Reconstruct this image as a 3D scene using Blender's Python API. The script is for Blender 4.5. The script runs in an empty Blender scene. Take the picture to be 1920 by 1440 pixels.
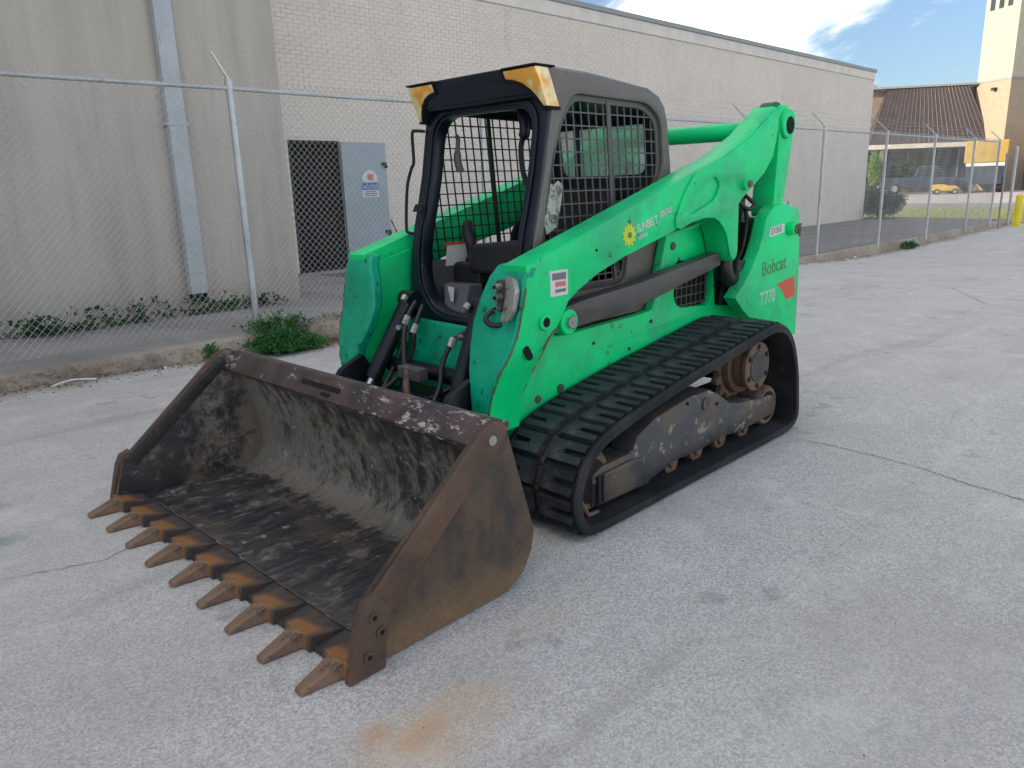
import bpy, bmesh, math, random
from mathutils import Vector, Matrix
random.seed(7)
R = math.radians
sc = bpy.context.scene
C = sc.collection

# ------------------------------------------------------------------ camera
def make_camera():
    yaw, pitch, roll = 3.9265, -0.2544, -0.0305
    f = Vector((math.cos(pitch)*math.cos(yaw), math.cos(pitch)*math.sin(yaw), math.sin(pitch)))
    r = f.cross(Vector((0, 0, 1))).normalized()
    u = r.cross(f)
    c, s = math.cos(roll), math.sin(roll)
    rr = c*r + s*u
    uu = -s*r + c*u
    m = Matrix(((rr.x, uu.x, -f.x, 4.5331), (rr.y, uu.y, -f.y, 2.8481), (rr.z, uu.z, -f.z, 1.4704), (0, 0, 0, 1)))
    cd = bpy.data.cameras.new('camera')
    cd.sensor_width = 36.0
    cd.lens = 1417.9/1920*36
    cd.clip_start = 0.05
    cd.clip_end = 2000
    co = bpy.data.objects.new('camera', cd)
    C.objects.link(co)
    co.matrix_world = m
    sc.camera = co
make_camera()

# ------------------------------------------------------------------ world, sun, exposure
SUN_AZ, SUN_EL = R(-36), R(17)          # azimuth measured from +x
w = bpy.data.worlds.new('World'); sc.world = w; w.use_nodes = True
nt = w.node_tree; nt.nodes.clear()
out = nt.nodes.new('ShaderNodeOutputWorld'); bg = nt.nodes.new('ShaderNodeBackground')
sky = nt.nodes.new('ShaderNodeTexSky'); sky.sky_type = 'NISHITA'; sky.sun_disc = False
sky.sun_elevation = SUN_EL
sky.sun_rotation = math.pi/2 - SUN_AZ      # sky rotation runs clockwise from +y
sky.air_density = 1.0; sky.dust_density = 0.6; sky.ozone_density = 1.4
bg.inputs['Strength'].default_value = 0.13
tc = nt.nodes.new('ShaderNodeTexCoord')
def wn(ty, **kw):
    o = nt.nodes.new(ty)
    for k_, v_ in kw.items(): setattr(o, k_, v_)
    return o
def wdot(v):
    o = wn('ShaderNodeVectorMath', operation='DOT_PRODUCT'); nt.links.new(tc.outputs['Generated'], o.inputs[0]); o.inputs[1].default_value = v
    return o.outputs['Value']
# cirrus: noise drawn out along one wind direction
ws = Vector((-.64, .64, .42)).normalized(); wf = Vector((-.7, -.7, 0)).normalized(); wnr = ws.cross(wf).normalized()
cb = wn('ShaderNodeCombineXYZ')
nt.links.new(wdot(ws*1.3), cb.inputs[0]); nt.links.new(wdot(wnr*4.6), cb.inputs[1]); nt.links.new(wdot(wf*1.6), cb.inputs[2])
of = wn('ShaderNodeVectorMath', operation='ADD'); of.inputs[1].default_value = (3.0, -0.12, 0.0)
nt.links.new(cb.outputs[0], of.inputs[0])
n1 = wn('ShaderNodeTexNoise'); n1.inputs['Scale'].default_value = 1.0
n1.inputs['Detail'].default_value = 8; n1.inputs['Roughness'].default_value = 0.6; n1.inputs['Distortion'].default_value = 0.5
nt.links.new(of.outputs[0], n1.inputs['Vector'])
rp = wn('ShaderNodeMapRange', interpolation_type='SMOOTHSTEP')
rp.inputs[1].default_value = 0.485; rp.inputs[2].default_value = 0.77; rp.inputs[3].default_value = 0.0; rp.inputs[4].default_value = 0.92
nt.links.new(n1.outputs[0], rp.inputs[0])
# tint dims the whole sky colour, most near the horizon
hz = wn('ShaderNodeMapRange', interpolation_type='SMOOTHSTEP'); nt.links.new(wdot((0, 0, 1)), hz.inputs[0])
hz.inputs[1].default_value = 0.0; hz.inputs[2].default_value = 0.55; hz.inputs[3].default_value = 0.0; hz.inputs[4].default_value = 1.0
tint = wn('ShaderNodeMix', data_type='RGBA'); tint.inputs[6].default_value = (0.235, 0.27, 0.335, 1); tint.inputs[7].default_value = (0.52, 0.52, 0.53, 1)
nt.links.new(hz.outputs[0], tint.inputs[0])
mul = wn('ShaderNodeMix', data_type='RGBA', blend_type='MULTIPLY'); mul.inputs[0].default_value = 1.0
nt.links.new(sky.outputs[0], mul.inputs[6]); nt.links.new(tint.outputs[2], mul.inputs[7])
mx = wn('ShaderNodeMix', data_type='RGBA'); mx.inputs[7].default_value = (13.9, 12.5, 10.8, 1)  # cloud colour raised far above the sky to fill the shaded yard
nt.links.new(rp.outputs[0], mx.inputs[0]); nt.links.new(mul.outputs[2], mx.inputs[6]); nt.links.new(mx.outputs[2], bg.inputs['Color'])
nt.links.new(bg.outputs[0], out.inputs['Surface'])

sd = bpy.data.lights.new('sun', 'SUN'); sd.energy = 2.0; sd.angle = R(0.5); sd.color = (1, 0.83, 0.62)
so = bpy.data.objects.new('sun', sd); C.objects.link(so)
dirv = Vector((math.cos(SUN_EL)*math.cos(SUN_AZ), math.cos(SUN_EL)*math.sin(SUN_AZ), math.sin(SUN_EL)))
so.rotation_euler = dirv.to_track_quat('Z', 'Y').to_euler()
so.location = dirv*60
sc.view_settings.view_transform = 'Standard'; sc.view_settings.look = 'None'
sc.view_settings.exposure = 1.85; sc.view_settings.gamma = 1.0
sc.view_settings.use_curve_mapping = False
sc.render.engine = 'CYCLES'
sc.render.resolution_x = 1024; sc.render.resolution_y = 768

# ------------------------------------------------------------------ materials
class NT:
    """tiny node helper"""
    def __init__(s, name):
        s.m = bpy.data.materials.new(name); s.m.use_nodes = True
        s.t = s.m.node_tree; s.b = s.t.nodes['Principled BSDF']
        s.tc = s.t.nodes.new('ShaderNodeTexCoord')
    def n(s, ty, **kw):
        o = s.t.nodes.new(ty)
        for k, v in kw.items(): setattr(o, k, v)
        return o
    def link(s, a, b): s.t.links.new(a, b)
    def put(s, sock, v):
        if isinstance(v, bpy.types.NodeSocket): s.link(v, sock)
        elif isinstance(v, (tuple, list)) and len(v) == 3 and sock.type == 'RGBA': sock.default_value = (*v, 1)
        else: sock.default_value = v
    def coord(s, scale=(1, 1, 1), rot=(0, 0, 0), loc=(0, 0, 0), kind='Object'):
        m = s.n('ShaderNodeMapping'); m.inputs['Scale'].default_value = scale
        m.inputs['Rotation'].default_value = rot; m.inputs['Location'].default_value = loc
        s.link(s.tc.outputs[kind], m.inputs[0]); return m.outputs[0]
    def noise(s, scale, detail=4, rough=0.55, vec=None, dist=0.0):
        o = s.n('ShaderNodeTexNoise'); o.inputs['Scale'].default_value = scale
        o.inputs['Detail'].default_value = detail; o.inputs['Roughness'].default_value = rough
        o.inputs['Distortion'].default_value = dist
        s.link(vec if vec is not None else s.coord(), o.inputs['Vector']); return o.outputs[0]
    def ramp(s, v, a, b, lo=0.0, hi=1.0):
        o = s.n('ShaderNodeMapRange'); o.interpolation_type = 'SMOOTHSTEP'
        s.put(o.inputs[0], v); o.inputs[1].default_value = a; o.inputs[2].default_value = b
        o.inputs[3].default_value = lo; o.inputs[4].default_value = hi; return o.outputs[0]
    def math(s, op, a, b=0.0):
        o = s.n('ShaderNodeMath', operation=op); s.put(o.inputs[0], a); s.put(o.inputs[1], b); return o.outputs[0]
    def mix(s, f, a, b, mode='MIX'):
        o = s.n('ShaderNodeMix', data_type='RGBA'); o.blend_type = mode
        s.put(o.inputs[0], f); s.put(o.inputs[6], a); s.put(o.inputs[7], b); return o.outputs[2]
    def xyz(s, kind='Object'):
        o = s.n('ShaderNodeSeparateXYZ'); s.link(s.tc.outputs[kind], o.inputs[0]); return o.outputs
    def bump(s, h, strength=0.3, dist=0.01):
        o = s.n('ShaderNodeBump'); o.inputs['Strength'].default_value = strength
        o.inputs['Distance'].default_value = dist; s.link(h, o.inputs['Height']); s.link(o.outputs[0], s.b.inputs['Normal'])
    def done(s, col, rough=0.5, metal=0.0, spec=0.5):
        s.put(s.b.inputs['Base Color'], col); s.put(s.b.inputs['Roughness'], rough)
        s.put(s.b.inputs['Metallic'], metal); s.b.inputs['Specular IOR Level'].default_value = spec
        return s.m

def worn(name, base, wear, wscale=6, thr=(0.62, 0.7), rough=0.5, var=0.18, metal=0.0, bump=0.15, dirt=None, dthr=(0.5, 0.75), streak=(1, 1, 1), spec=0.5, grain=60, gamt=0.16):
    k = NT(name)
    v = k.noise(2.5, 5)
    c = k.mix(k.ramp(v, 0.3, 0.7), tuple(x*(1-var) for x in base), tuple(min(1, x*(1+var)) for x in base))
    if dirt: c = k.mix(k.ramp(k.noise(3.3, 8, 0.65, k.coord(streak)), *dthr, 0, 0.75), c, dirt)
    m = k.ramp(k.noise(wscale, 10, 0.72, k.coord(streak)), *thr)
    c = k.mix(m, c, wear)
    g = k.noise(grain, 4, 0.7)
    c = k.mix(k.ramp(g, 0.3, 0.7, 0.0, gamt), c, (0, 0, 0))
    k.bump(k.math('ADD', k.math('MULTIPLY', m, -0.5), k.math('MULTIPLY', g, 0.4)), bump, 0.004)
    return k.done(c, k.ramp(v, 0.3, 0.7, rough-0.08, rough+0.12), metal, spec)

M = {}
M['green'] = worn('green_paint', (0.0, 0.73, 0.225), (0.05, 0.12, 0.07), 13, (0.625, 0.66), 0.42, 0.12, dirt=(0.035, 0.44, 0.20), dthr=(0.44, 0.66), bump=0.03, spec=0.3, gamt=0.05)
M['green_front'] = worn('scraped_green_paint', (0.0, 0.42, 0.23), (0.02, 0.07, 0.05), 13, (0.565, 0.62), 0.42, 0.25, dirt=(0.005, 0.20, 0.11), dthr=(0.44, 0.68), bump=0.2, spec=0.3)
M['green_dark'] = worn('dark_green_paint', (0.004, 0.12, 0.05), (0.02, 0.02, 0.018), 8, (0.55, 0.68), 0.5, 0.2)  # darker green with blackish blotches, for inner and rear body parts
M['black'] = worn('black_satin_paint', (0.006, 0.010, 0.016), (0.09, 0.09, 0.09), 12, (0.66, 0.74), 0.42, 0.25, bump=0.1, spec=0.35)
M['cabblack'] = worn('cab_black_paint', (0.004, 0.010, 0.022), (0.045, 0.055, 0.07), 8, (0.62, 0.8), 0.34, 0.25, bump=0.06, dirt=(0.03, 0.036, 0.045), dthr=(0.5, 0.85), spec=0.4)
M['cabgrey'] = worn('dusty_cab_side_paint', (0.17, 0.15, 0.135), (0.06, 0.055, 0.05), 5, (0.6, 0.8), 0.55, 0.15, dirt=(0.15, 0.14, 0.125), bump=0.08)
M['screen'] = worn('screen_steel', (0.10, 0.095, 0.09), (0.13, 0.12, 0.10), 10, (0.55, 0.7), 0.5, 0.2)
M['screen_dark'] = worn('black_screen_steel', (0.02, 0.02, 0.022), (0.06, 0.055, 0.05), 10, (0.6, 0.75), 0.5, 0.2)
M['link'] = worn('weathered_grey_steel', (0.085, 0.078, 0.074), (0.17, 0.145, 0.12), 7, (0.58, 0.72), 0.55, 0.25, dirt=(0.13, 0.105, 0.085), bump=0.2)
M['iron'] = worn('undercarriage_iron', (0.06, 0.062, 0.066), (0.27, 0.25, 0.22), 11, (0.575, 0.62), 0.5, 0.35, metal=0.1, dirt=(0.13, 0.095, 0.068), dthr=(0.46, 0.60), bump=0.35)
M['rust'] = worn('rusty_steel', (0.17, 0.105, 0.068), (0.04, 0.03, 0.025), 9, (0.5, 0.66), 0.62, 0.25, dirt=(0.24, 0.16, 0.09), bump=0.4)
M['rust2'] = worn('bucket_rim_rust', (0.085, 0.05, 0.036), (0.30, 0.25, 0.21), 12, (0.665, 0.71), 0.55, 0.35, dirt=(0.17, 0.095, 0.055), dthr=(0.42, 0.68), bump=0.35)
M['tooth'] = worn('worn_tooth_steel', (0.21, 0.13, 0.085), (0.06, 0.045, 0.035), 14, (0.52, 0.66), 0.5, 0.25, dirt=(0.28, 0.17, 0.09), bump=0.35, metal=0.15)
M['shank'] = worn('shank_steel', (0.05, 0.045, 0.042), (0.16, 0.10, 0.06), 12, (0.56, 0.68), 0.5, 0.3, bump=0.35, metal=0.2)
M['rubber'] = worn('track_rubber', (0.013, 0.016, 0.018), (0.06, 0.055, 0.048), 6, (0.56, 0.78), 0.72, 0.25, dirt=(0.05, 0.05, 0.05), dthr=(0.4, 0.7), bump=0.3, spec=0.3)
M['lug'] = worn('track_lug_rubber', (0.026, 0.034, 0.042), (0.11, 0.105, 0.095), 13, (0.52, 0.70), 0.6, 0.25, dirt=(0.05, 0.056, 0.06), dthr=(0.4, 0.7), bump=0.35, spec=0.35)
M['rust_line'] = worn('track_centre_rust', (0.07, 0.05, 0.036), (0.03, 0.03, 0.03), 12, (0.5, 0.65), 0.8, 0.3)
M['hole'] = worn('deep_black', (0.004, 0.004, 0.004), (0.008, 0.008, 0.008), 5, rough=0.9)  # near-black, stands in for shade in holes; also on plain black parts
M['hose'] = worn('hose_rubber', (0.02, 0.02, 0.022), (0.05, 0.05, 0.05), 20, (0.6, 0.75), 0.45, 0.2)
M['torn'] = worn('torn_clear_sheet', (0.42, 0.43, 0.40), (0.10, 0.09, 0.075), 22, (0.46, 0.56), 0.3, 0.3)
M['steel'] = worn('bright_fitting_steel', (0.42, 0.42, 0.40), (0.12, 0.10, 0.08), 14, (0.5, 0.65), 0.35, 0.2, metal=0.6)
M['seat'] = worn('black_vinyl', (0.012, 0.013, 0.016), (0.03, 0.03, 0.03), 9, rough=0.55)
M['grey_plastic'] = worn('grey_cab_plastic', (0.10, 0.105, 0.115), (0.2, 0.2, 0.2), 10, (0.66, 0.75), 0.6, 0.2)
M['white_decal'] = worn('white_decal', (0.72, 0.72, 0.70), (0.4, 0.42, 0.40), 20, (0.6, 0.7), 0.5, 0.05)
M['faded_brown'] = worn('faded_brown_decal', (0.13, 0.22, 0.08), (0.02, 0.36, 0.11), 40, (0.45, 0.6), 0.6, 0.1)
M['faded_white'] = worn('faded_white_decal', (0.50, 0.68, 0.52), (0.05, 0.55, 0.2), 30, (0.58, 0.7), 0.6, 0.1)
M['red_decal'] = worn('red_decal', (0.75, 0.10, 0.045), (0.3, 0.28, 0.1), 24, (0.62, 0.75), 0.5, 0.1)
M['grey_ink'] = worn('grey_ink', (0.18, 0.19, 0.18), (0.3, 0.3, 0.3), 30, rough=0.6)
M['pink_ink'] = worn('faded_red_ink', (0.62, 0.20, 0.18), (0.6, 0.4, 0.4), 30, rough=0.6)
M['yellow_decal'] = worn('yellow_decal', (0.62, 0.75, 0.02), (0.4, 0.6, 0.1), 20, rough=0.5)
M['blue_sign'] = worn('blue_sign_paint', (0.05, 0.16, 0.52), (0.2, 0.3, 0.6), 20, rough=0.5)
M['galv'] = worn('galvanised_steel', (0.55, 0.57, 0.58), (0.26, 0.27, 0.28), 8, (0.55, 0.75), 0.42, 0.12, metal=0.5)
M['galv_wire'] = worn('galvanised_wire', (0.52, 0.52, 0.49), (0.36, 0.32, 0.26), 5, (0.55, 0.75), 0.5, 0.12, metal=0.3)
M['pipe'] = worn('grey_painted_downspout', (0.47, 0.50, 0.53), (0.24, 0.25, 0.26), 5, (0.6, 0.75), 0.5, 0.1, streak=(4, 4, .5))
M['door'] = worn('grey_blue_door_paint', (0.34, 0.42, 0.46), (0.2, 0.25, 0.28), 5, (0.6, 0.75), 0.5, 0.08, streak=(3, 3, 1))
M['fascia'] = worn('painted_coping', (0.74, 0.69, 0.62), (0.4, 0.4, 0.38), 4, (0.6, 0.8), 0.6, 0.08, streak=(1, 1, 4))
M['coping'] = worn('coping_metal', (0.30, 0.32, 0.32), (0.4, 0.4, 0.38), 4, (0.6, 0.8), 0.5, 0.08)
M['yellow'] = worn('yellow_paint', (0.50, 0.34, 0.08), (0.4, 0.28, 0.05), 6, (0.62, 0.72), 0.5, 0.1)
M['bollard'] = worn('bollard_yellow', (0.85, 0.68, 0.02), (0.5, 0.4, 0.05), 6, (0.62, 0.72), 0.5, 0.1)
M['truckblack'] = worn('dark_truck_paint', (0.03, 0.04, 0.065), (0.04, 0.04, 0.05), 4, rough=0.25)
M['darkbox'] = worn('dark_truck_body', (0.03, 0.045, 0.07), (0.05, 0.05, 0.05), 4, rough=0.4)
M['chrome'] = worn('chrome', (0.6, 0.6, 0.6), (0.5, 0.5, 0.5), 4, rough=0.2, metal=0.9)
M['white'] = worn('white_paint', (0.75, 0.75, 0.74), (0.6, 0.6, 0.6), 4, rough=0.5)
M['tyre'] = worn('tyre', (0.02, 0.02, 0.02), (0.04, 0.04, 0.04), 4, rough=0.8)

def amber():
    k = NT('amber_lens')
    v = k.noise(10, 2)
    m = k.done(k.mix(k.ramp(v, .42, .6), (1.0, 0.44, 0.04), (1.0, 0.80, 0.38)), 0.16)
    k.b.inputs['Coat Weight'].default_value = 0.6
    k.b.inputs['Subsurface Weight'].default_value = 0.25
    k.b.inputs['Subsurface Radius'].default_value = (0.05, 0.03, 0.01)
    return m
M['amber'] = amber()
def haze_pane():
    k = NT('milky_polycarbonate')
    tr = k.n('ShaderNodeBsdfTransparent'); ms = k.n('ShaderNodeMixShader')
    k.done((0.62, 0.78, 0.72), 0.3)
    f = k.ramp(k.noise(7, 6, 0.6), 0.3, 0.75, 0.38, 0.66)
    k.link(f, ms.inputs[0]); k.link(tr.outputs[0], ms.inputs[1]); k.link(k.b.outputs[0], ms.inputs[2])
    k.link(ms.outputs[0], k.t.nodes['Material Output'].inputs[0]); return k.m
M['pane'] = haze_pane()
def window_glass():
    k = NT('dark_window_glass'); return k.done((0.02, 0.03, 0.035), 0.08)
M['glass'] = window_glass()

def asphalt():
    k = NT('weathered_asphalt')
    co = k.coord()
    v = k.n('ShaderNodeTexVoronoi'); v.inputs['Scale'].default_value = 150; k.link(co, v.inputs['Vector'])
    sep = k.n('ShaderNodeSeparateColor'); k.link(v.outputs['Color'], sep.inputs[0])
    g = sep.outputs[0]
    c = k.mix(g, (0.30, 0.295, 0.285), (0.74, 0.72, 0.685))
    fine = k.noise(160, 3, 0.7)
    c = k.mix(k.ramp(fine, .35, .68, 0.0, 0.55), c, (0.37, 0.355, 0.335))
    big = k.noise(0.35, 6, 0.6)
    c = k.mix(k.ramp(big, .35, .68, 0.0, 0.42), c, (0.54, 0.525, 0.49))
    pale = k.noise(1.3, 7, 0.65)
    c = k.mix(k.ramp(pale, .46, .74, 0.0, 0.4), c, (0.33, 0.32, 0.305))
    speck = k.noise(70, 3, 0.8)
    c = k.mix(k.ramp(speck, .70, .76, 0, 0.85), c, (0.06, 0.06, 0.065))
    # worn wheel tracks running along the lot (long bands)
    band = k.noise(0.8, 5, 0.6, k.coord((0.18, 1.6, 1)), 0.6)
    c = k.mix(k.ramp(band, .5, .72, 0, 0.35), c, (0.60, 0.575, 0.53))
    band2 = k.noise(1.1, 6, 0.62, k.coord((0.2, 1.5, 1), loc=(4, 9, 0)), 0.8)
    c = k.mix(k.ramp(band2, .52, .70, 0, 0.38), c, (0.27, 0.262, 0.25))
    warm = k.noise(0.9, 7, 0.7, k.coord(loc=(11, 5, 0)))
    c = k.mix(k.ramp(warm, .50, .72, 0, .26), c, (0.47, 0.42, 0.345))
    worn_ = k.noise(3.2, 7, 0.75, k.coord(loc=(2, 8, 0)))
    c = k.mix(k.ramp(worn_, .50, .66, 0, .30), c, (0.72, 0.70, 0.66))
    gsp = k.noise(48, 5, 0.85)
    c = k.mix(k.ramp(gsp, .60, .67, 0, .6), c, (0.17, 0.165, 0.16))
    c = k.mix(k.ramp(gsp, .38, .31, 0, .55), c, (0.85, 0.83, 0.79))
    # tar flecks, oil spots and scattered dark patches
    mid = k.noise(9, 8, 0.75)
    c = k.mix(k.ramp(mid, .55, .75, 0, .45), c, (0.26, 0.25, 0.235))
    oil = k.noise(2.7, 4, 0.6, k.coord(loc=(7, 3, 1)))
    c = k.mix(k.ramp(oil, .62, .68, 0, .32), c, (0.16, 0.155, 0.15))
    # rust stain in front of the bucket
    P = k.xyz()
    def blob(cx, cy, rx, ry, amt):
        dx = k.math('DIVIDE', k.math('SUBTRACT', P[0], cx), rx); dy = k.math('DIVIDE', k.math('SUBTRACT', P[1], cy), ry)
        d = k.math('SQRT', k.math('ADD', k.math('MULTIPLY', dx, dx), k.math('MULTIPLY', dy, dy)))
        d = k.math('ADD', d, k.math('MULTIPLY', k.math('SUBTRACT', k.noise(7, 7, 0.7), 0.5), 2.6))
        return k.math('MULTIPLY', k.ramp(d, 1.35, 0.0, 0, amt), k.ramp(k.math('ADD', g, k.math('MULTIPLY', fine, .8)), .25, .95, .45, 1.1))
    c = k.mix(blob(3.42, 1.38, 0.32, 0.20, 0.52), c, (0.58, 0.40, 0.21))
    c = k.mix(blob(3.56, 1.27, 0.08, 0.06, 0.45), c, (0.52, 0.24, 0.09))
    c = k.mix(blob(3.44, 1.38, 0.12, 0.05, 0.38), c, (0.52, 0.25, 0.1))
    c = k.mix(blob(2.85, 1.24, 0.30, 0.12, 0.30), c, (0.48, 0.41, 0.28))
    c = k.mix(blob(2.0, 2.4, 0.9, 0.7, 0.22), c, (0.24, 0.24, 0.25))
    c = k.mix(blob(4.02, -1.0, 0.16, 0.09, 0.7), c, (0.10, 0.22, 0.19))
    # cracks
    wv = k.n('ShaderNodeTexVoronoi', feature='DISTANCE_TO_EDGE'); wv.inputs['Scale'].default_value = 0.42
    mpv = k.n('ShaderNodeVectorMath', operation='ADD')
    nn = k.n('ShaderNodeTexNoise'); nn.inputs['Scale'].default_value = 2.2; nn.inputs['Detail'].default_value = 6
    k.link(co, nn.inputs['Vector']); sc_ = k.n('ShaderNodeVectorMath', operation='SCALE'); sc_.inputs['Scale'].default_value = 0.55
    k.link(nn.outputs['Color'], sc_.inputs[0]); k.link(co, mpv.inputs[0]); k.link(sc_.outputs[0], mpv.inputs[1])
    k.link(mpv.outputs[0], wv.inputs['Vector'])
    crack = k.ramp(wv.outputs[0], 0.0, 0.006, 1, 0)
    crack = k.math('MULTIPLY', crack, k.ramp(k.noise(0.5, 3), 0.5, 0.58))
    c = k.mix(k.math('MULTIPLY', crack, 0.0), c, (0.07, 0.07, 0.075))
    # dirt beside the kerb
    edge = k.math('ADD', P[1], k.math('MULTIPLY', k.noise(1.6, 6), 1.0))
    c = k.mix(k.ramp(edge, -3.3, -3.75, 0, 0.8), c, (0.30, 0.26, 0.2))
    h = k.math('ADD', k.math('MULTIPLY', g, 0.6), k.math('MULTIPLY', fine, 0.8))
    k.bump(k.math('SUBTRACT', h, crack), 0.35, 0.006)
    return k.done(c, 0.85, 0, 0.3)
M['asphalt'] = asphalt()

def concrete(name, a, b, dark=(0.1, 0.1, 0.1)):
    k = NT(name)
    v = k.noise(0.9, 8, 0.62); f = k.noise(45, 4, 0.7)
    c = k.mix(k.ramp(v, .35, .68), a, b)
    c = k.mix(k.ramp(k.noise(3, 8, 0.7), .55, .72, 0, .5), c, dark)
    c = k.mix(k.ramp(f, .3, .7, 0, .25), c, dark)
    k.bump(f, 0.3, 0.005)
    return k.done(c, 0.85, 0, 0.3)
M['slab'] = concrete('slab_concrete', (0.36, 0.345, 0.32), (0.25, 0.24, 0.22))
M['darkslab'] = concrete('dark_pavement', (0.16, 0.155, 0.15), (0.22, 0.21, 0.20), (0.07, 0.07, 0.07))
M['kerb'] = concrete('dirty_kerb_concrete', (0.44, 0.37, 0.295), (0.30, 0.245, 0.19), (0.07, 0.055, 0.045))
M['crack'] = worn('crack_shadow', (0.16, 0.165, 0.17), (0.1, 0.1, 0.1), 9, rough=0.95)
M['road'] = concrete('road_surface', (0.5, 0.46, 0.45), (0.42, 0.39, 0.38))
M['gravel'] = concrete('gravel_stone', (0.33, 0.27, 0.21), (0.2, 0.16, 0.12))

def stucco():
    k = NT('streaked_painted_masonry')
    st = k.noise(1.6, 6, 0.6, k.coord((1.0, 1.0, 0.09)))
    st2 = k.noise(5.0, 5, 0.6, k.coord((1.0, 1.0, 0.12)))
    c = k.mix(k.ramp(st, .36, .66), (0.53, 0.485, 0.42), (0.395, 0.355, 0.30))
    c = k.mix(k.ramp(st2, .48, .74, 0, .34), c, (0.33, 0.29, 0.235))
    P = k.xyz()
    # rust-brown stain beside the downspout
    d = k.math('ABSOLUTE', k.math('SUBTRACT', k.math('SUBTRACT', P[0], k.math('MULTIPLY', k.noise(1.3, 3), 0.15)), 0.36))
    c = k.mix(k.ramp(d, 0.13, 0.02, 0, .45), c, (0.33, 0.255, 0.18))
    # splash dirt near the foot of the wall
    zz = k.math('ADD', P[2], k.math('MULTIPLY', k.noise(2.5, 6, .6, k.coord((1, 1, .4))), -0.8))
    c = k.mix(k.ramp(zz, 0.25, -0.25, 0, .5), c, (0.33, 0.29, 0.23))
    b = k.n('ShaderNodeTexBrick'); b.inputs['Scale'].default_value = 1.0
    b.inputs['Brick Width'].default_value = 0.2; b.inputs['Row Height'].default_value = 0.0677
    b.inputs['Mortar Size'].default_value = 0.006; b.inputs['Mortar Smooth'].default_value = 0.6
    cm = k.n('ShaderNodeCombineXYZ'); k.link(P[0], cm.inputs[0]); k.link(P[2], cm.inputs[1]); k.link(cm.outputs[0], b.inputs['Vector'])
    h = k.math('SUBTRACT', k.math('MULTIPLY', k.noise(30, 5, .7), 0.35), b.outputs['Fac'])
    c = k.mix(k.math('MULTIPLY', b.outputs['Fac'], 0.06), c, (0.12, 0.11, 0.09))
    c = k.mix(k.ramp(k.noise(40, 4, .7), .3, .7, 0, .14), c, (0.12, 0.11, 0.09))
    k.bump(h, 0.16, 0.005)
    return k.done(c, 0.85, 0, 0.25)
M['stucco'] = stucco()
def brickmat():
    k = NT('painted_brick')
    c = k.mix(k.ramp(k.noise(0.5, 6, .6), .35, .65), (0.82, 0.745, 0.655), (0.77, 0.70, 0.61))
    oi = k.n('ShaderNodeObjectInfo')
    P = k.coord((4.93, 1, 14.77))
    wn = k.n('ShaderNodeTexWhiteNoise')
    fl = k.n('ShaderNodeVectorMath', operation='FLOOR'); k.link(P, fl.inputs[0]); k.link(fl.outputs[0], wn.inputs['Vector'])
    c = k.mix(k.ramp(wn.outputs[0], 0, 1, 0, .12), c, (0.42, 0.385, 0.345))
    c = k.mix(k.ramp(k.noise(2.2, 6, .6, k.coord((1, 1, .3))), .55, .75, 0, .3), c, (0.48, 0.44, 0.39))
    c = k.mix(k.ramp(k.noise(35, 4, .7), .3, .7, 0, .12), c, (0.2, 0.19, 0.17))
    k.bump(k.noise(60, 4, .7), 0.2, 0.003)
    return k.done(c, 0.8, 0, 0.25)
M['brick'] = brickmat()
M['mortar'] = worn('painted_mortar', (0.72, 0.655, 0.58), (0.63, 0.57, 0.50), 3, (0.55, 0.75), 0.9, 0.1)
M['mansard'] = worn('brown_metal_roofing', (0.07, 0.057, 0.06), (0.12, 0.085, 0.08), 3, rough=0.5)
M['beige'] = worn('beige_wall', (0.28, 0.24, 0.20), (0.28, 0.23, 0.18), 2, rough=0.8)
M['tower'] = worn('pale_tower_stucco', (0.50, 0.46, 0.36), (0.42, 0.38, 0.28), 1.2, (0.55, 0.75), 0.8, 0.08, streak=(1, 1, .3))
M['orange_wall'] = worn('tan_tower_wall', (0.40, 0.33, 0.25), (0.34, 0.28, 0.21), 1.2, (0.55, 0.75), 0.8, 0.08)

def foliage(name, a, b):
    k = NT(name)
    c = k.mix(k.ramp(k.noise(9, 4), .35, .65), a, b)
    m = k.done(c, 0.6, 0, 0.3); k.b.inputs['Subsurface Weight'].default_value = 0.0
    return m
M['weed'] = foliage('weed_leaf', (0.025, 0.11, 0.028), (0.065, 0.19, 0.04))
M['ivy'] = foliage('ivy_leaf', (0.015, 0.05, 0.02), (0.03, 0.085, 0.028))
M['bushleaf'] = foliage('shrub_leaf', (0.010, 0.030, 0.016), (0.025, 0.06, 0.025))
M['brightleaf'] = foliage('bright_leaf', (0.10, 0.20, 0.03), (0.16, 0.26, 0.04))
M['dryleaf'] = foliage('dry_leaf', (0.16, 0.075, 0.035), (0.30, 0.20, 0.11))
M['grass'] = foliage('sun_coloured_grass', (0.42, 0.46, 0.14), (0.60, 0.55, 0.26))  # brightened to stand in for sunlight; the verge lies in shade
M['bark'] = worn('bark', (0.08, 0.06, 0.04), (0.05, 0.04, 0.03), 8, rough=0.9)

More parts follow.
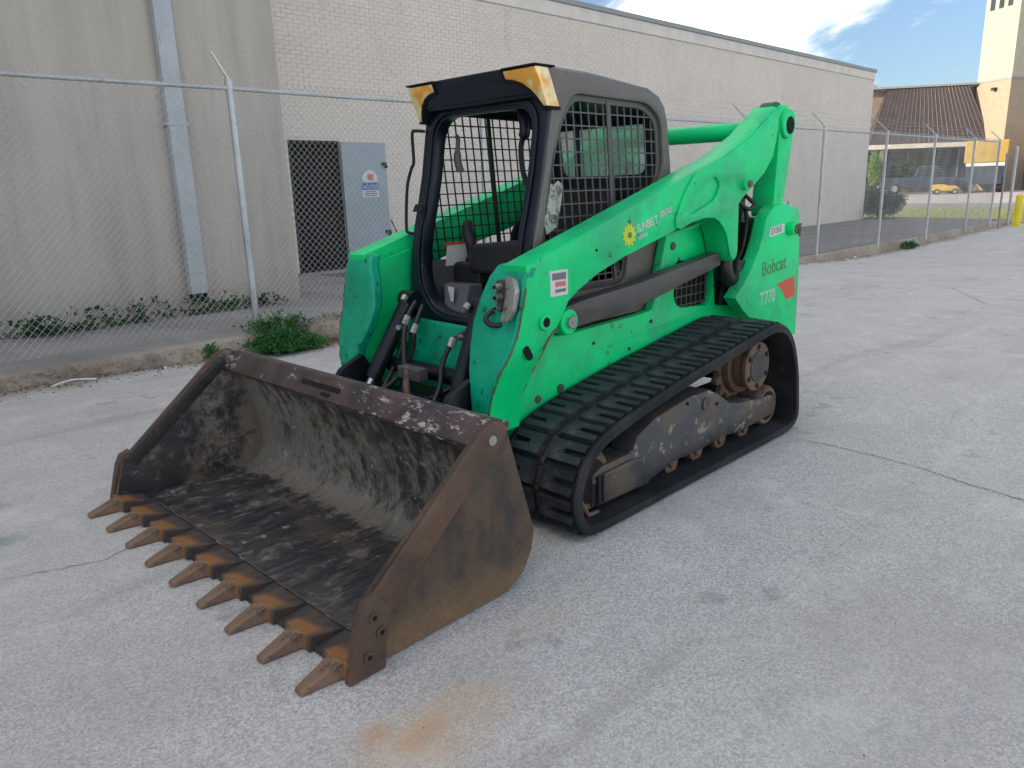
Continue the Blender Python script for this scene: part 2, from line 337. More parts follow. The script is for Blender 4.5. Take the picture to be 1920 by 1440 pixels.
def bucket_inside():
    k = NT('dusty_bucket_steel')
    P = k.xyz(); x, y, z = P[0], P[1], P[2]
    n = k.noise(5.5, 10, 0.72, k.coord((1, 1.6, 0.9), rot=(0.5, 0, 0)))
    n2 = k.noise(26, 6, 0.75)
    steel = k.mix(k.ramp(k.noise(4, 6, .6, k.coord((1, 5, 1))), .35, .65), (0.018, 0.021, 0.028), (0.055, 0.048, 0.046))
    # dust bias: strongest on the lower back and in the corners, none on the middle of the floor
    back = k.ramp(x, 2.84, 2.70)                      # 1 at the back sheet
    hi = k.ramp(z, 0.62, 0.3)
    far = k.ramp(y, 0.9, -1.0)
    corner = k.ramp(k.math('ABSOLUTE', y), 0.70, 1.0)
    cornerback = k.math('MULTIPLY', corner, k.ramp(x, 3.2, 2.75))
    b = k.math('ADD', k.math('MULTIPLY', back, k.math('ADD', k.math('MULTIPLY', hi, 0.09), k.math('MULTIPLY', far, 0.12))), k.math('MULTIPLY', cornerback, 0.13))
    crease = k.math('MULTIPLY', k.ramp(k.math('ABSOLUTE', k.math('SUBTRACT', x, 2.76)), 0.10, 0.0), k.ramp(z, 0.16, 0.06))
    b = k.math('ADD', b, k.math('MULTIPLY', crease, 0.19))
    t = k.math('ADD', k.math('ADD', n, k.math('MULTIPLY', k.math('SUBTRACT', n2, .5), .6)), b)
    c = k.mix(k.ramp(t, 0.50, 0.74, 0, .92), steel, (0.22, 0.195, 0.155))
    # brown wash on the floor
    br = k.noise(2.6, 8, .65, k.coord((2.4, .6, 1)))
    c = k.mix(k.ramp(br, .50, .72, 0, .6), c, (0.13, 0.10, 0.065))
    scr = k.noise(34, 5, .7, k.coord((.07, 1, .25)))
    c = k.mix(k.ramp(scr, .56, .66, 0, .5), c, (0.13, 0.125, 0.12))
    scr2 = k.noise(60, 3, .7, k.coord((.05, 1, .2), loc=(2, 2, 2)))
    c = k.mix(k.ramp(scr2, .58, .66, 0, .5), c, (0.012, 0.013, 0.016))
    c = k.mix(k.ramp(k.noise(13, 8, .75, k.coord((1, .7, 1), loc=(3, 1, 0))), .61, .65, 0, .75), c, (0.32, 0.30, 0.28))
    k.bump(k.math('ADD', t, n2), .3, .006)
    return k.done(c, k.ramp(t, .5, .7, .42, .85), 0.0, 0.5)
M['bucket_in'] = bucket_inside()
def bucket_out():
    k = NT('weathered_bucket_side')
    P = k.xyz()
    n = k.noise(5, 9, .7, k.coord((1.4, 1, .8), rot=(0, .6, 0)))
    c = k.mix(k.ramp(n, .35, .65), (0.045, 0.037, 0.032), (0.115, 0.072, 0.045))
    low = k.math('ADD', P[2], k.math('MULTIPLY', k.math('SUBTRACT', k.noise(6, 6, .7), .5), -.22))
    c = k.mix(k.ramp(low, 0.20, 0.01, 0, .75), c, (0.24, 0.155, 0.08))
    c = k.mix(k.ramp(k.noise(70, 4, .7), .35, .7, 0, .3), c, (0.02, 0.018, 0.015))
    k.bump(k.noise(60, 6, .7), .35, .004)
    return k.done(c, .6, 0, .4)
M['bucket_out'] = bucket_out()
def beam_mat():
    k = NT('chipped_paint_beam')
    n = k.noise(24, 10, .8, k.coord((1, .4, 1)))
    base = k.mix(k.ramp(k.noise(6, 6, .6), .4, .65), (0.035, 0.028, 0.030), (0.085, 0.05, 0.045))
    P = k.xyz()
    amt = k.ramp(P[1], -0.6, 0.9, 0.04, 0.105)
    amt = k.math('ADD', amt, k.ramp(P[1], -0.85, -1.0, 0.0, 0.09))
    c = k.mix(k.ramp(k.math('ADD', n, amt), .64, .68), base, (0.42, 0.395, 0.37))
    c = k.mix(k.ramp(k.noise(22, 6, .7, k.coord((1, 1, 1), loc=(5, 5, 5))), .68, .72, 0, .7), c, (0.34, 0.12, 0.12))
    k.bump(n, .3, .004)
    return k.done(c, .5, 0.1)
M['beam'] = beam_mat()
def edge_mat():
    k = NT('rust_patched_cutting_edge')
    P = k.xyz()
    n = k.noise(9, 7, .68)
    c = k.mix(k.ramp(n, .4, .62), (0.05, 0.045, 0.045), (0.11, 0.075, 0.055))
    fr = k.math('ADD', P[0], k.math('MULTIPLY', k.math('SUBTRACT', k.noise(16, 4), .5), .05))
    rust = k.math('MULTIPLY', k.ramp(fr, 3.385, 3.43), k.ramp(k.math('ABSOLUTE', P[1]), .075, .045))
    c = k.mix(k.math('MULTIPLY', rust, .85), c, (0.33, 0.145, 0.04))
    k.bump(k.noise(60, 6, .7), .3, .004)
    return k.done(c, .55, 0, .4)
M['edge'] = edge_mat()

# ------------------------------------------------------------------ geometry helpers
def link_mesh(name, me, mat, parent=None, loc=None):
    o = bpy.data.objects.new(name, me); C.objects.link(o)
    if mat is not None and not me.materials: me.materials.append(mat)
    if parent is not None: o.parent = parent
    if loc is not None: o.location = loc
    return o
def finish(name, bm, mat, parent=None, smooth=None, bevel=0.0, seg=2, loc=None):
    bmesh.ops.recalc_face_normals(bm, faces=bm.faces)
    me = bpy.data.meshes.new(name); bm.to_mesh(me); bm.free()
    if smooth: 
        for p in me.polygons: p.use_smooth = True
        me.set_sharp_from_angle(angle=R(smooth))
    o = link_mesh(name, me, mat, parent, loc)
    if bevel:
        b = o.modifiers.new('bevel', 'BEVEL'); b.width = bevel; b.segments = seg; b.limit_method = 'ANGLE'; b.angle_limit = R(35)
    return o
def b_box(bm, x0, x1, y0, y1, z0, z1, mat=None):
    vs = [bm.verts.new((x, y, z)) for x in (x0, x1) for y in (y0, y1) for z in (z0, z1)]
    if mat: 
        for v in vs: v.co = mat @ v.co
    for f in ((0, 1, 3, 2), (4, 6, 7, 5), (0, 4, 5, 1), (2, 3, 7, 6), (0, 2, 6, 4), (1, 5, 7, 3)):
        bm.faces.new([vs[i] for i in f])
def b_hexa(bm, pts):
    """8 points: bottom ring 4, top ring 4"""
    vs = [bm.verts.new(p) for p in pts]
    for f in ((3, 2, 1, 0), (4, 5, 6, 7), (0, 1, 5, 4), (1, 2, 6, 5), (2, 3, 7, 6), (3, 0, 4, 7)):
        bm.faces.new([vs[i] for i in f])
def b_tube(bm, pts, r, n=8, cap=True):
    pts = [Vector(p) for p in pts]
    rings = []
    up = None
    for i, p in enumerate(pts):
        a = pts[max(i-1, 0)]; b = pts[min(i+1, len(pts)-1)]
        d = (b-a).normalized()
        if up is None:
            up = Vector((0, 0, 1)) if abs(d.z) < .9 else Vector((1, 0, 0))
        s = d.cross(up).normalized(); up = s.cross(d).normalized()
        rr = r[i] if isinstance(r, (list, tuple)) else r
        rings.append([bm.verts.new(p + rr*(math.cos(2*math.pi*k/n)*s + math.sin(2*math.pi*k/n)*up)) for k in range(n)])
    for a, b in zip(rings, rings[1:]):
        for k in range(n): bm.faces.new((a[k], a[(k+1) % n], b[(k+1) % n], b[k]))
    if cap:
        bm.faces.new(rings[0][::-1]); bm.faces.new(rings[-1])
def smooth_path(pts, n=6):
    pts = [Vector(p) for p in pts]; res = []
    for i in range(len(pts)-1):
        p0 = pts[max(i-1, 0)]; p1 = pts[i]; p2 = pts[i+1]; p3 = pts[min(i+2, len(pts)-1)]
        for k in range(n):
            t = k/n
            res.append(0.5*((2*p1)+(-p0+p2)*t+(2*p0-5*p1+4*p2-p3)*t*t+(-p0+3*p1-3*p2+p3)*t**3))
    res.append(pts[-1]); return res
def b_cyl_y(bm, x, z, r, y0, y1, n=24):
    b_tube(bm, [(x, y0, z), (x, y1, z)], r, n)
def plate(name, outer, holes, y0, y1, mat, parent, axis='y', bevel=0.003, fn=None, smooth=40):
    """flat plate with holes: 2-D outline (a,b), extruded. axis y: (a,b)->(x,z) ; axis x: (a,b)->(y,z); axis z: (x,y)"""
    cu = bpy.data.curves.new(name, 'CURVE'); cu.dimensions = '2D'; cu.fill_mode = 'BOTH'
    for lp in [outer]+list(holes):
        sp = cu.splines.new('POLY'); sp.points.add(len(lp)-1)
        for p, q in zip(sp.points, lp): p.co = (q[0], q[1], 0, 1)
        sp.use_cyclic_u = True
    t = abs(y1-y0)/2
    cu.extrude = max(t-bevel, 0.0001); cu.bevel_depth = bevel; cu.bevel_resolution = 1 if bevel else 0; cu.offset = -bevel
    tmp = bpy.data.objects.new('tmp', cu); C.objects.link(tmp)
    dg = bpy.context.evaluated_depsgraph_get()
    me = bpy.data.meshes.new_from_object(tmp.evaluated_get(dg))
    bpy.data.objects.remove(tmp); bpy.data.curves.remove(cu)
    me.name = name
    c = (y0+y1)/2
    for v in me.vertices:
        a, b, d = v.co
        if axis == 'y': v.co = (a, c-d, b)
        elif axis == 'x': v.co = (c+d, a, b)
        else: v.co = (a, b, c+d)
        if fn: v.co = fn(Vector(v.co))
    me.materials.clear()
    bm = bmesh.new(); bm.from_mesh(me); bmesh.ops.remove_doubles(bm, verts=bm.verts, dist=0.0002)
    bmesh.ops.recalc_face_normals(bm, faces=bm.faces); bm.to_mesh(me); bm.free()
    for p in me.polygons: p.use_smooth = True
    me.set_sharp_from_angle(angle=R(smooth))
    return link_mesh(name, me, mat, parent)
def mirror_y(o, name=None, parent=None):
    me = o.data.copy()
    for v in me.vertices: v.co.y = -v.co.y
    me.flip_normals()
    c = o.copy(); c.data = me; C.objects.link(c)
    if parent is not None: c.parent = parent
    return c
def tag(o, label=None, cat=None, group=None, kind=None):
    if label: o['label'] = label
    if cat: o['category'] = cat
    if group: o['group'] = group
    if kind: o['kind'] = kind
    return o
def empty(name, loc, label, cat, group=None):
    o = bpy.data.objects.new(name, None); C.objects.link(o); o.location = loc; o.empty_display_size = .2
    return tag(o, label, cat, group)
def text_mesh(name, s, size, mat, parent, mw, extr=0.0004, sx=1.0, bold=0.0):
    cu = bpy.data.curves.new(name, 'FONT'); cu.body = s; cu.size = size; cu.extrude = extr; cu.offset = bold; cu.space_character = 1.0
    tmp = bpy.data.objects.new('tmp', cu); C.objects.link(tmp)
    dg = bpy.context.evaluated_depsgraph_get()
    me = bpy.data.meshes.new_from_object(tmp.evaluated_get(dg))
    bpy.data.objects.remove(tmp); me.materials.clear()
    for v in me.vertices: v.co.x *= sx
    me.transform(mw)
    return link_mesh(name, me, mat, parent)
def side_matrix(x, y, z, ang=0):
    """text on a face that looks towards +y: reads along -x"""
    m = Matrix(((-1, 0, 0, x), (0, 0, 1, y), (0, 1, 0, z), (0, 0, 0, 1)))
    return m @ Matrix.Rotation(ang, 4, 'Z')
def rounded(pts, r=0.03, n=4):
    out_ = []
    L = len(pts)
    for i in range(L):
        p = Vector(pts[i]).to_2d(); a = Vector(pts[i-1]).to_2d(); b = Vector(pts[(i+1) % L]).to_2d()
        da = (a-p); db = (b-p)
        ra = min(r, da.length*.45); rb = min(r, db.length*.45)
        s = p+da.normalized()*ra; e = p+db.normalized()*rb
        for k in range(n+1):
            t = k/n
            out_.append(tuple((1-t)**2*s + 2*t*(1-t)*p + t*t*e))
    return out_

# ------------------------------------------------------------------ ground
def sstep(a, b, v):
    t = max(0, min(1, (v-a)/(b-a))); return t*t*(3-2*t)
def gz(x, y):
    z = -0.40*sstep(-4, -17, x)*1.0
    z += -0.09*sstep(-2.6, -4.0, y)*sstep(3.0, 0.2, x)*(1-sstep(-4, -12, x)*.6)
    z += 0.62*sstep(-33, -52, x)
    return z
bm = bmesh.new()
xs = [-700, -300, -150, -100, -80, -65, -58]+[-54+i*1.0 for i in range(37)]+[-17+i*.5 for i in range(44)]+[5, 7, 10, 15, 25, 60, 200]
ys = [-500, -200, -90, -50, -30, -20, -14, -10]+[-7+i*.35 for i in range(16)]+[-1, 0, 2, 4, 8, 14, 30, 80, 300]
gv = [[bm.verts.new((x, y, gz(x, y) if y > -4.6 or x < -30 else gz(x, y)-.25)) for y in ys] for x in xs]
for i in range(len(xs)-1):
    for j in range(len(ys)-1): bm.faces.new((gv[i][j], gv[i+1][j], gv[i+1][j+1], gv[i][j+1]))
tag(finish('parking_lot', bm, M['asphalt'], smooth=60), kind='structure')

def slab_z(x, y):
    z = 0.12 + (-0.19-0.12)*sstep(1.5, -13, x) - 0.05*sstep(-13, -20, x)
    return z + 0.05*(1-sstep(-8.9, -4.6, y))
KY = -4.24
def strip(name, x0, x1, nx, ylist, mat, dz=0):
    bm = bmesh.new(); rows = []
    for i in range(nx+1):
        x = x0+(x1-x0)*i/nx
        row = [bm.verts.new((x, y, slab_z(x, y)+dz)) for y in ylist]
        rows.append(row)
    for i in range(nx):
        for j in range(len(ylist)-1): bm.faces.new((rows[i][j], rows[i+1][j], rows[i+1][j+1], rows[i][j+1]))
    return bm
tag(finish('pavement', strip('p', -2.4, 14, 60, [-9.4, -8.5, -7.5, -6.5, -5.5, KY-.14], M['slab']), M['slab'], smooth=60), kind='structure')
tag(finish('dark_pavement', strip('p', -29.5, -2.4, 80, [-9.4, -8.5, -7.5, -6.5, -5.5, KY-.14], M['darkslab']), M['darkslab'], smooth=60), kind='structure')
# kerb: rough face stones of uneven length, one object per length
kerb = bmesh.new()
nx = 260
prof_prev = None
random.seed(3)
for i in range(nx+1):
    x = 14 - (14+29.5)*i/nx
    j = lambda s: (random.random()-.5)*s
    zt = slab_z(x, KY)
    row = [(x, KY-.14, zt), (x, KY-.03, zt+.002+j(.006)), (x, KY+j(.012), zt-.02+j(.012)), (x, KY+.03+j(.03), (zt+gz(x, KY))/2+j(.02)), (x, KY+.07+j(.05), gz(x, KY)-.03)]
    row = [kerb.verts.new(p) for p in row]
    if prof_prev:
        for k in range(4): kerb.faces.new((prof_prev[k], prof_prev[k+1], row[k+1], row[k]))
    prof_prev = row
tag(finish('kerb', kerb, M['kerb'], smooth=50), kind='structure')

def scatter_stones(name, n, xr, yf, size, mat, seed):
    random.seed(seed); bm = bmesh.new()
    for _ in range(n):
        x = random.uniform(*xr); y = yf(random.random()); s = random.uniform(*size)
        z = gz(x, y)
        T = Matrix.Translation((x, y, z+s*.2)) @ Matrix.Rotation(random.random()*6, 4, 'Z') @ Matrix.Rotation(random.random()*1.2, 4, 'X') @ Matrix.Diagonal((s, s*random.uniform(.5, 1), s*random.uniform(.3, .7), 1))
        vs = [bm.verts.new(T @ Vector(p)) for p in ((1, 0, 0), (-1, 0, 0), (0, 1, 0), (0, -1, 0), (0, 0, 1), (0, 0, -1))]
        for f in ((0, 2, 4), (2, 1, 4), (1, 3, 4), (3, 0, 4), (2, 0, 5), (1, 2, 5), (3, 1, 5), (0, 3, 5)): bm.faces.new([vs[q] for q in f])
    return tag(finish(name, bm, mat), kind='stuff')
tag(scatter_stones('gravel', 2600, (-22, 4.5), lambda t: KY+.10+.35*t**2.2, (.005, .017), M['gravel'], 5), 'loose brown gravel lying along the foot of the kerb', 'gravel')
def kerb_rubble():
    random.seed(15); bm = bmesh.new()
    for _ in range(2600):
        x = random.uniform(-20, 4.6) if random.random() < .4 else random.uniform(-1.5, 4.6); t = random.random(); y = KY+.015+t*.075; z = slab_z(x, KY)*(1-t)+gz(x, y)*t-.01; s_ = random.uniform(.005, .014)
        T_ = Matrix.Translation((x, y, z)) @ Matrix.Rotation(random.random()*6, 4, 'Z') @ Matrix.Rotation(random.random()*3, 4, 'X') @ Matrix.Diagonal((s_, s_*random.uniform(.5, 1), s_*random.uniform(.5, .8), 1))
        vs = [bm.verts.new(T_ @ Vector(p)) for p in ((1, 0, 0), (-1, 0, 0), (0, 1, 0), (0, -1, 0), (0, 0, 1), (0, 0, -1))]
        for f in ((0, 2, 4), (2, 1, 4), (1, 3, 4), (3, 0, 4), (2, 0, 5), (1, 2, 5), (3, 1, 5), (0, 3, 5)): bm.faces.new([vs[q] for q in f])
    tag(finish('kerb_rubble', bm, M['kerb']), 'crumbled brown aggregate showing on the worn kerb face', 'gravel', kind='stuff')
kerb_rubble()
tag(scatter_stones('loose_grit', 700, (-6, 4.6), lambda t: -3.8+6.5*t, (.002, .005), M['gravel'], 6), 'scattered fine grit on the asphalt lot', 'grit')

def crack(pts, wd, lab):
    random.seed(len(pts)*13); P = []
    for (a, b) in zip(pts, pts[1:]):
        for k in range(14):
            t = k/14; P.append((a[0]+(b[0]-a[0])*t+random.uniform(-.008, .008), a[1]+(b[1]-a[1])*t+random.uniform(-.008, .008)))
    bm = bmesh.new(); pv = None
    for i, (x, y) in enumerate(P):
        a = P[max(i-1, 0)]; b = P[min(i+1, len(P)-1)]; d = Vector((b[0]-a[0], b[1]-a[1])).normalized(); w2 = wd*random.uniform(.2, 1)*min(1, i/8, (len(P)-1-i)/8+.05)
        row = [bm.verts.new((x-d.y*w2, y+d.x*w2, gz(x, y)+.004)), bm.verts.new((x+d.y*w2, y-d.x*w2, gz(x, y)+.004))]
        if pv: bm.faces.new((pv[0], pv[1], row[1], row[0]))
        pv = row
    o = finish('pavement_crack', bm, M['crack']); o['kind'] = 'structure'
crack([(.43, 1.02), (.40, 1.25), (.42, 1.5), (.45, 1.72), (.53, 1.95), (.60, 2.25), (.75, 2.6)], .0045, '')
crack([(4.15, -.62), (3.86, -.50), (3.70, -.44), (3.5, -.52), (3.35, -.4)], .003, '')
crack([(-5.2, 1.8), (-5.6, .6), (-7.2, -.2), (-7.9, -1.4)], .006, '')
crack([(-2.2, .2), (-2.8, 1.0), (-2.9, 2.2)], .004, '')
# leaves helper -----------------------------------------------------
def b_leaf(bm, p, s, d, n, w=0.5):
    d = d.normalized(); sd_ = d.cross(n).normalized()
    a = p; b = p+d*s*.5+sd_*s*w*.5+n*s*.08; c = p+d*s; e = p+d*s*.5-sd_*s*w*.5+n*s*.08
    bm.faces.new([bm.verts.new(q) for q in (a, b, c, e)])
def rnd_dir(zmin=-1):
    while True:
        v = Vector((random.uniform(-1, 1), random.uniform(-1, 1), random.uniform(zmin, 1)))
        if .1 < v.length < 1: return v.normalized()
def dry_leaves():
    random.seed(11); bm = bmesh.new()
    for _ in range(900):
        x = random.gauss(-.35, .55); y = KY+.08+abs(random.gauss(0, .09)) if random.random() < .7 else KY-random.random()*.5
        z = gz(x, y)+random.random()*.06 if y > KY else slab_z(x, y)+.01+random.random()*.02
        d = rnd_dir(-.3); b_leaf(bm, Vector((x, y, z)), random.uniform(.02, .05), d, rnd_dir(.2), .6)
    for _ in range(260):
        x = random.uniform(.5, 4); y = KY+.08+abs(random.gauss(0, .06))
        b_leaf(bm, Vector((x, y, gz(x, y)+.01)), random.uniform(.015, .035), rnd_dir(-.2), rnd_dir(.3), .6)
    tag(finish('dry_leaves', bm, M['dryleaf']), 'brown dry leaves drifted against the kerb behind the loader', 'leaves', kind='stuff')
dry_leaves()
def litter(x, y, s, rot, lab, z=None):
    bm = bmesh.new(); random.seed(int(x*100))
    pts = [(-1, -.5), (.2, -.7), (1, -.1), (.6, .6), (-.5, .5)]
    lo_ = [bm.verts.new((a*s, b*s, .004)) for a, b in pts]; hi_ = [bm.verts.new((a*s*.9, b*s*.8, .004+s*random.uniform(.4, .9))) for a, b in pts]
    for i in range(5): bm.faces.new((lo_[i], lo_[(i+1) % 5], hi_[(i+1) % 5], hi_[i]))
    bm.faces.new(hi_); bm.faces.new(lo_[::-1])
    o = finish('paper_scrap', bm, M['white']); o.location = (x, y, gz(x, y) if z is None else z); o.rotation_euler = (0, 0, rot)
    tag(o, lab, 'litter')
litter(2.02, -4.08, .022, .3, 'small white scrap on gravel by the kerb, left one of a close pair')
litter(1.93, -4.07, .018, 1.2, 'small white scrap on gravel by the kerb, right one of a close pair')
litter(-13.9, -4.05, .07, .4, 'flat pale rag of litter lying at the kerb below the far fence posts')
litter(-13.2, -3.95, .045, 1.4, 'little white scrap beside a far fence post foot on the lot')
bm = bmesh.new(); b_tube(bm, smooth_path([(2.95, -4.0, gz(2.9, -4)+.02), (2.80, -4.02, gz(2.8, -4)+.04), (2.62, -4.0, gz(2.6, -4)+.02)], 3), .008, 6)
tag(finish('stick', bm, M['white'], smooth=50), 'thin pale stick lying on the gravel under the left fence bay', 'stick')

# ------------------------------------------------------------------ plants
def weed_clump(name, cx, cy, rx, ry, h, n, mat, lab, zf, seed, leaf=(.02, .05), group=None):
    random.seed(seed)
    root = empty(name, (cx, cy, zf(cx, cy)), lab, 'plant', group)
    bm = bmesh.new(); st = bmesh.new()
    for i in range(n//14):
        a = random.random()*6.283; t = math.sqrt(random.random())
        bx, by = math.cos(a)*rx*.35*t, math.sin(a)*ry*.35*t
        ex, ey = math.cos(a)*rx*t*random.uniform(.7, 1.1), math.sin(a)*ry*t*random.uniform(.7, 1.1)
        hh = h*(1-.75*t*t)*random.uniform(.55, 1.15)
        z0 = zf(cx+bx, cy+by)-zf(cx, cy)
        z1 = max(zf(cx+ex, cy+ey)-zf(cx, cy), -.3)
        p0 = Vector((bx, by, z0)); p2 = Vector((ex, ey, z1+hh)); p1 = (p0+p2)/2+Vector((0, 0, hh*.35))
        path = smooth_path([p0, p1, p2], 4)
        b_tube(st, path, .0025, 3, False)
        for k in range(14):
            q = path[min(len(path)-1, int((k/14)**.6*len(path)))]
            d = rnd_dir(-.2); b_leaf(bm, q+d*.01, random.uniform(*leaf), d, rnd_dir(.1), random.uniform(.3, .55))
    finish('leaves', bm, mat, root)['kind'] = 'stuff'
    finish('stems', st, mat, root)['kind'] = 'stuff'
    return root
gfun = lambda x, y: (gz(x, y) if y > KY else slab_z(x, y))
weed_clump('weed_clump', .80, -4.12, .50, .32, .21, 6200, M['weed'], 'dense green weed clump at the foot of the leftmost fence post', gfun, 21)
weed_clump('weed_clump', 1.55, -4.17, .12, .08, .16, 420, M['weed'], 'small sparse weed on the kerb left of the dense weed clump', gfun, 22, (.02, .04))
weed_clump('weed_clump', -17.6, -4.0, .55, .25, .18, 800, M['weed'], 'low weed tuft at the kerb under a far fence post on the right', gfun, 23, (.03, .07))
def ivy():
    random.seed(31)
    root = empty('ivy', (1.9, -6.1, slab_z(1.9, -6.1)), 'trailing dark ivy growing along the foot of the streaked wall', 'plant')
    bm = bmesh.new(); st = bmesh.new()
    for i in range(34):
        x = random.uniform(-.2, 3.6); y = -6.12+random.random()*.1
        dens = 1.0 if x > 1.1 else .5
        ex = x+random.uniform(-.35, .35); ey = -6.05+random.random()*.35*dens; ez = random.random()*.18*dens
        p = smooth_path([(x-1.9, y+6.1, slab_z(x, y)-slab_z(1.9, -6.1)), ((x+ex)/2-1.9, (y+ey)/2+6.1, ez+.03), (ex-1.9, ey+6.1, ez*.5+.015)], 5)
        b_tube(st, p, .003, 3, False)
        for k in range(26):
            q = random.choice(p); d = rnd_dir(-.2); b_leaf(bm, q+d*.02, random.uniform(.03, .06), d, rnd_dir(.2), .8)
    for i in range(360):
        x = random.uniform(0.35, 1.0) if i % 2 else random.uniform(1.4, 2.6)
        q = Vector((x-1.9, random.random()*.18, random.random()**2*.24)); d = rnd_dir(-.2)
        b_leaf(bm, q, random.uniform(.03, .06), d, rnd_dir(.2), .8)
    finish('leaves', bm, M['ivy'], root)['kind'] = 'stuff'; finish('stems', st, M['ivy'], root)['kind'] = 'stuff'
ivy()
def leafy(name, loc, rx, ry, h, n, leaf, mat, lab, cat, seed, trunk=.05, lobes=9, z0=0.1):
    random.seed(seed)
    root = empty(name, loc, lab, cat)
    bm = bmesh.new(); L = []
    for i in range(lobes):
        a = random.random()*6.28; t = random.random()**.5
        L.append((Vector((math.cos(a)*rx*t*.65, math.sin(a)*ry*t*.65, h*(z0+(1-z0)*random.uniform(.25, .8)))), random.uniform(.25, .5)))
    for i in range(n):
        c, r_ = random.choice(L); d = rnd_dir()
        q = c+Vector((d.x*rx, d.y*ry, d.z*h*.55))*r_*random.uniform(.6, 1.1)
        if q.z < .02: q.z = .02+random.random()*.1
        b_leaf(bm, q, leaf*random.uniform(.6, 1.4), rnd_dir(), rnd_dir(0), .6)
    finish('crown', bm, mat, root)['kind'] = 'stuff'
    tb = bmesh.new()
    b_tube(tb, [(0, 0, -.1), (.02, 0, h*.35), (0, .03, h*.6)], [trunk, trunk*.7, trunk*.3], 7)
    for c, r_ in L[:6]: b_tube(tb, smooth_path([(0, 0, h*.15), tuple(c*.5+Vector((0, 0, h*.1))), tuple(c)], 3), [trunk*.5]*3+[trunk*.35]*3+[trunk*.15], 5)
    finish('trunk', tb, M['bark'], root, smooth=60)
    return root
leafy('shrub', (-28.6, -8.75, -.25), 1.15, 1.2, 1.30, 9000, .075, M['bushleaf'], 'dark leafy shrub at the far end of the painted brick wall', 'shrub', 41, .04, 14)

# ------------------------------------------------------------------ stucco building (left)
root = empty('masonry_building', (10, -12, 0), 'tall streaked beige masonry building behind the left fence bay', 'building')
bm = bmesh.new(); b_box(bm, -.6-10, 45-10, -40+12, -6.2+12, -.3, 12.0)
finish('wall', bm, M['stucco'], root)
bm = bmesh.new(); b_box(bm, -.7-10, 45.1-10, -40.1+12, -6.1+12, 12.003, 12.2)
finish('coping', bm, M['coping'], root, bevel=.01)
d = empty('downspout', (.77, -6.14, .3), 'pale grey square downspout running down the streaked beige wall', 'downspout')
bm = bmesh.new(); b_box(bm, -.10, .10, -.053, .06, .06, 11.5)
finish('pipe', bm, M['pipe'], d, bevel=.008)
bm = bmesh.new(); b_box(bm, -.085, .085, -.045, .05, -.03, .058); finish('outlet_shoe', bm, M['hole'], d, bevel=.005)
for z in (1.95, 4.6):
    bm = bmesh.new(); b_box(bm, -.125, .125, -.055, .067, z, z+.035); finish('strap', bm, M['pipe'], d, bevel=.003)
for z in (.3, 3.25):
    bm = bmesh.new(); b_box(bm, -.107, .107, -.054, .066, z, z+.012); finish('pipe_joint', bm, M['pipe'], d, bevel=.003)

# ------------------------------------------------------------------ brick building
BY = -9.0
H0, H1 = -.5, 5.19
bb = empty('brick_building', (-14, BY, 0), 'long painted brick building with flat roof line behind the loader', 'building')
def L_(o): o.location = (14, -BY, 0); return o
DX0, DX1, DZ0, DZ1 = -3.19, -2.26, .10, 2.32
bm = bmesh.new()
# body with a real doorway recess
b_box(bm, -27.6, DX0, BY-30, BY-.007, H0, H1)
b_box(bm, DX1, -.62, BY-30, BY-.007, H0, H1)
b_box(bm, DX0, DX1, BY-30, BY-.007, DZ1, H1)
b_box(bm, DX0, DX1, BY-30, BY-2.6, H0, DZ1)
b_box(bm, DX0, DX1, BY-2.6, BY-.007, H0, DZ0)
L_(finish('wall', bm, M['mortar'], bb))
bm = bmesh.new(); b_box(bm, DX0+.001, DX1-.001, BY-.085, BY-.075, DZ0+.002, DZ1-.002); L_(finish('doorway_shade_panel', bm, M['hole'], bb))  # black panel stands in for the shade inside the doorway
bm = bmesh.new()
b_box(bm, DX0-.02, DX0+.012, BY-.14, BY+.012, DZ0+.002, DZ1+.02); b_box(bm, DX1-.012, DX1+.02, BY-.14, BY+.012, DZ0+.002, DZ1+.02); b_box(bm, DX0+.012, DX1-.012, BY-.14, BY+.012, DZ1-.012, DZ1+.02)
L_(finish('door_frame', bm, M['black'], bb, bevel=.004))
bm = bmesh.new(); b_box(bm, DX0-.1, DX1+.1, BY+.0, BY+.25, slab_z(-2.7, -8.9)-.02, slab_z(-2.7, -8.9)+.03); L_(finish('threshold', bm, M['slab'], bb, bevel=.006))
BL, BH, J = .2032, .0677, .0095
cells = []
rows_ = int((5.05+.38)/BH)
for r_ in range(rows_):
    z = -.38+r_*BH
    x = -.62 - (BL/2 if r_ % 2 else 0)
    while x > -27.6:
        xa, xb = max(x-BL+J, -27.6), min(x, -.62)
        if z < -.4 or not (xb > DX0-.02 and xa < DX1+.02 and z+BH > DZ0 and z < DZ1+.02):
            cells.append((xa, xb, z, z+BH-J))
        x -= BL
random.seed(9)
vis = [c for c in cells if -5.2 < c[0] and c[0] < -2.1 and c[2] > .15]
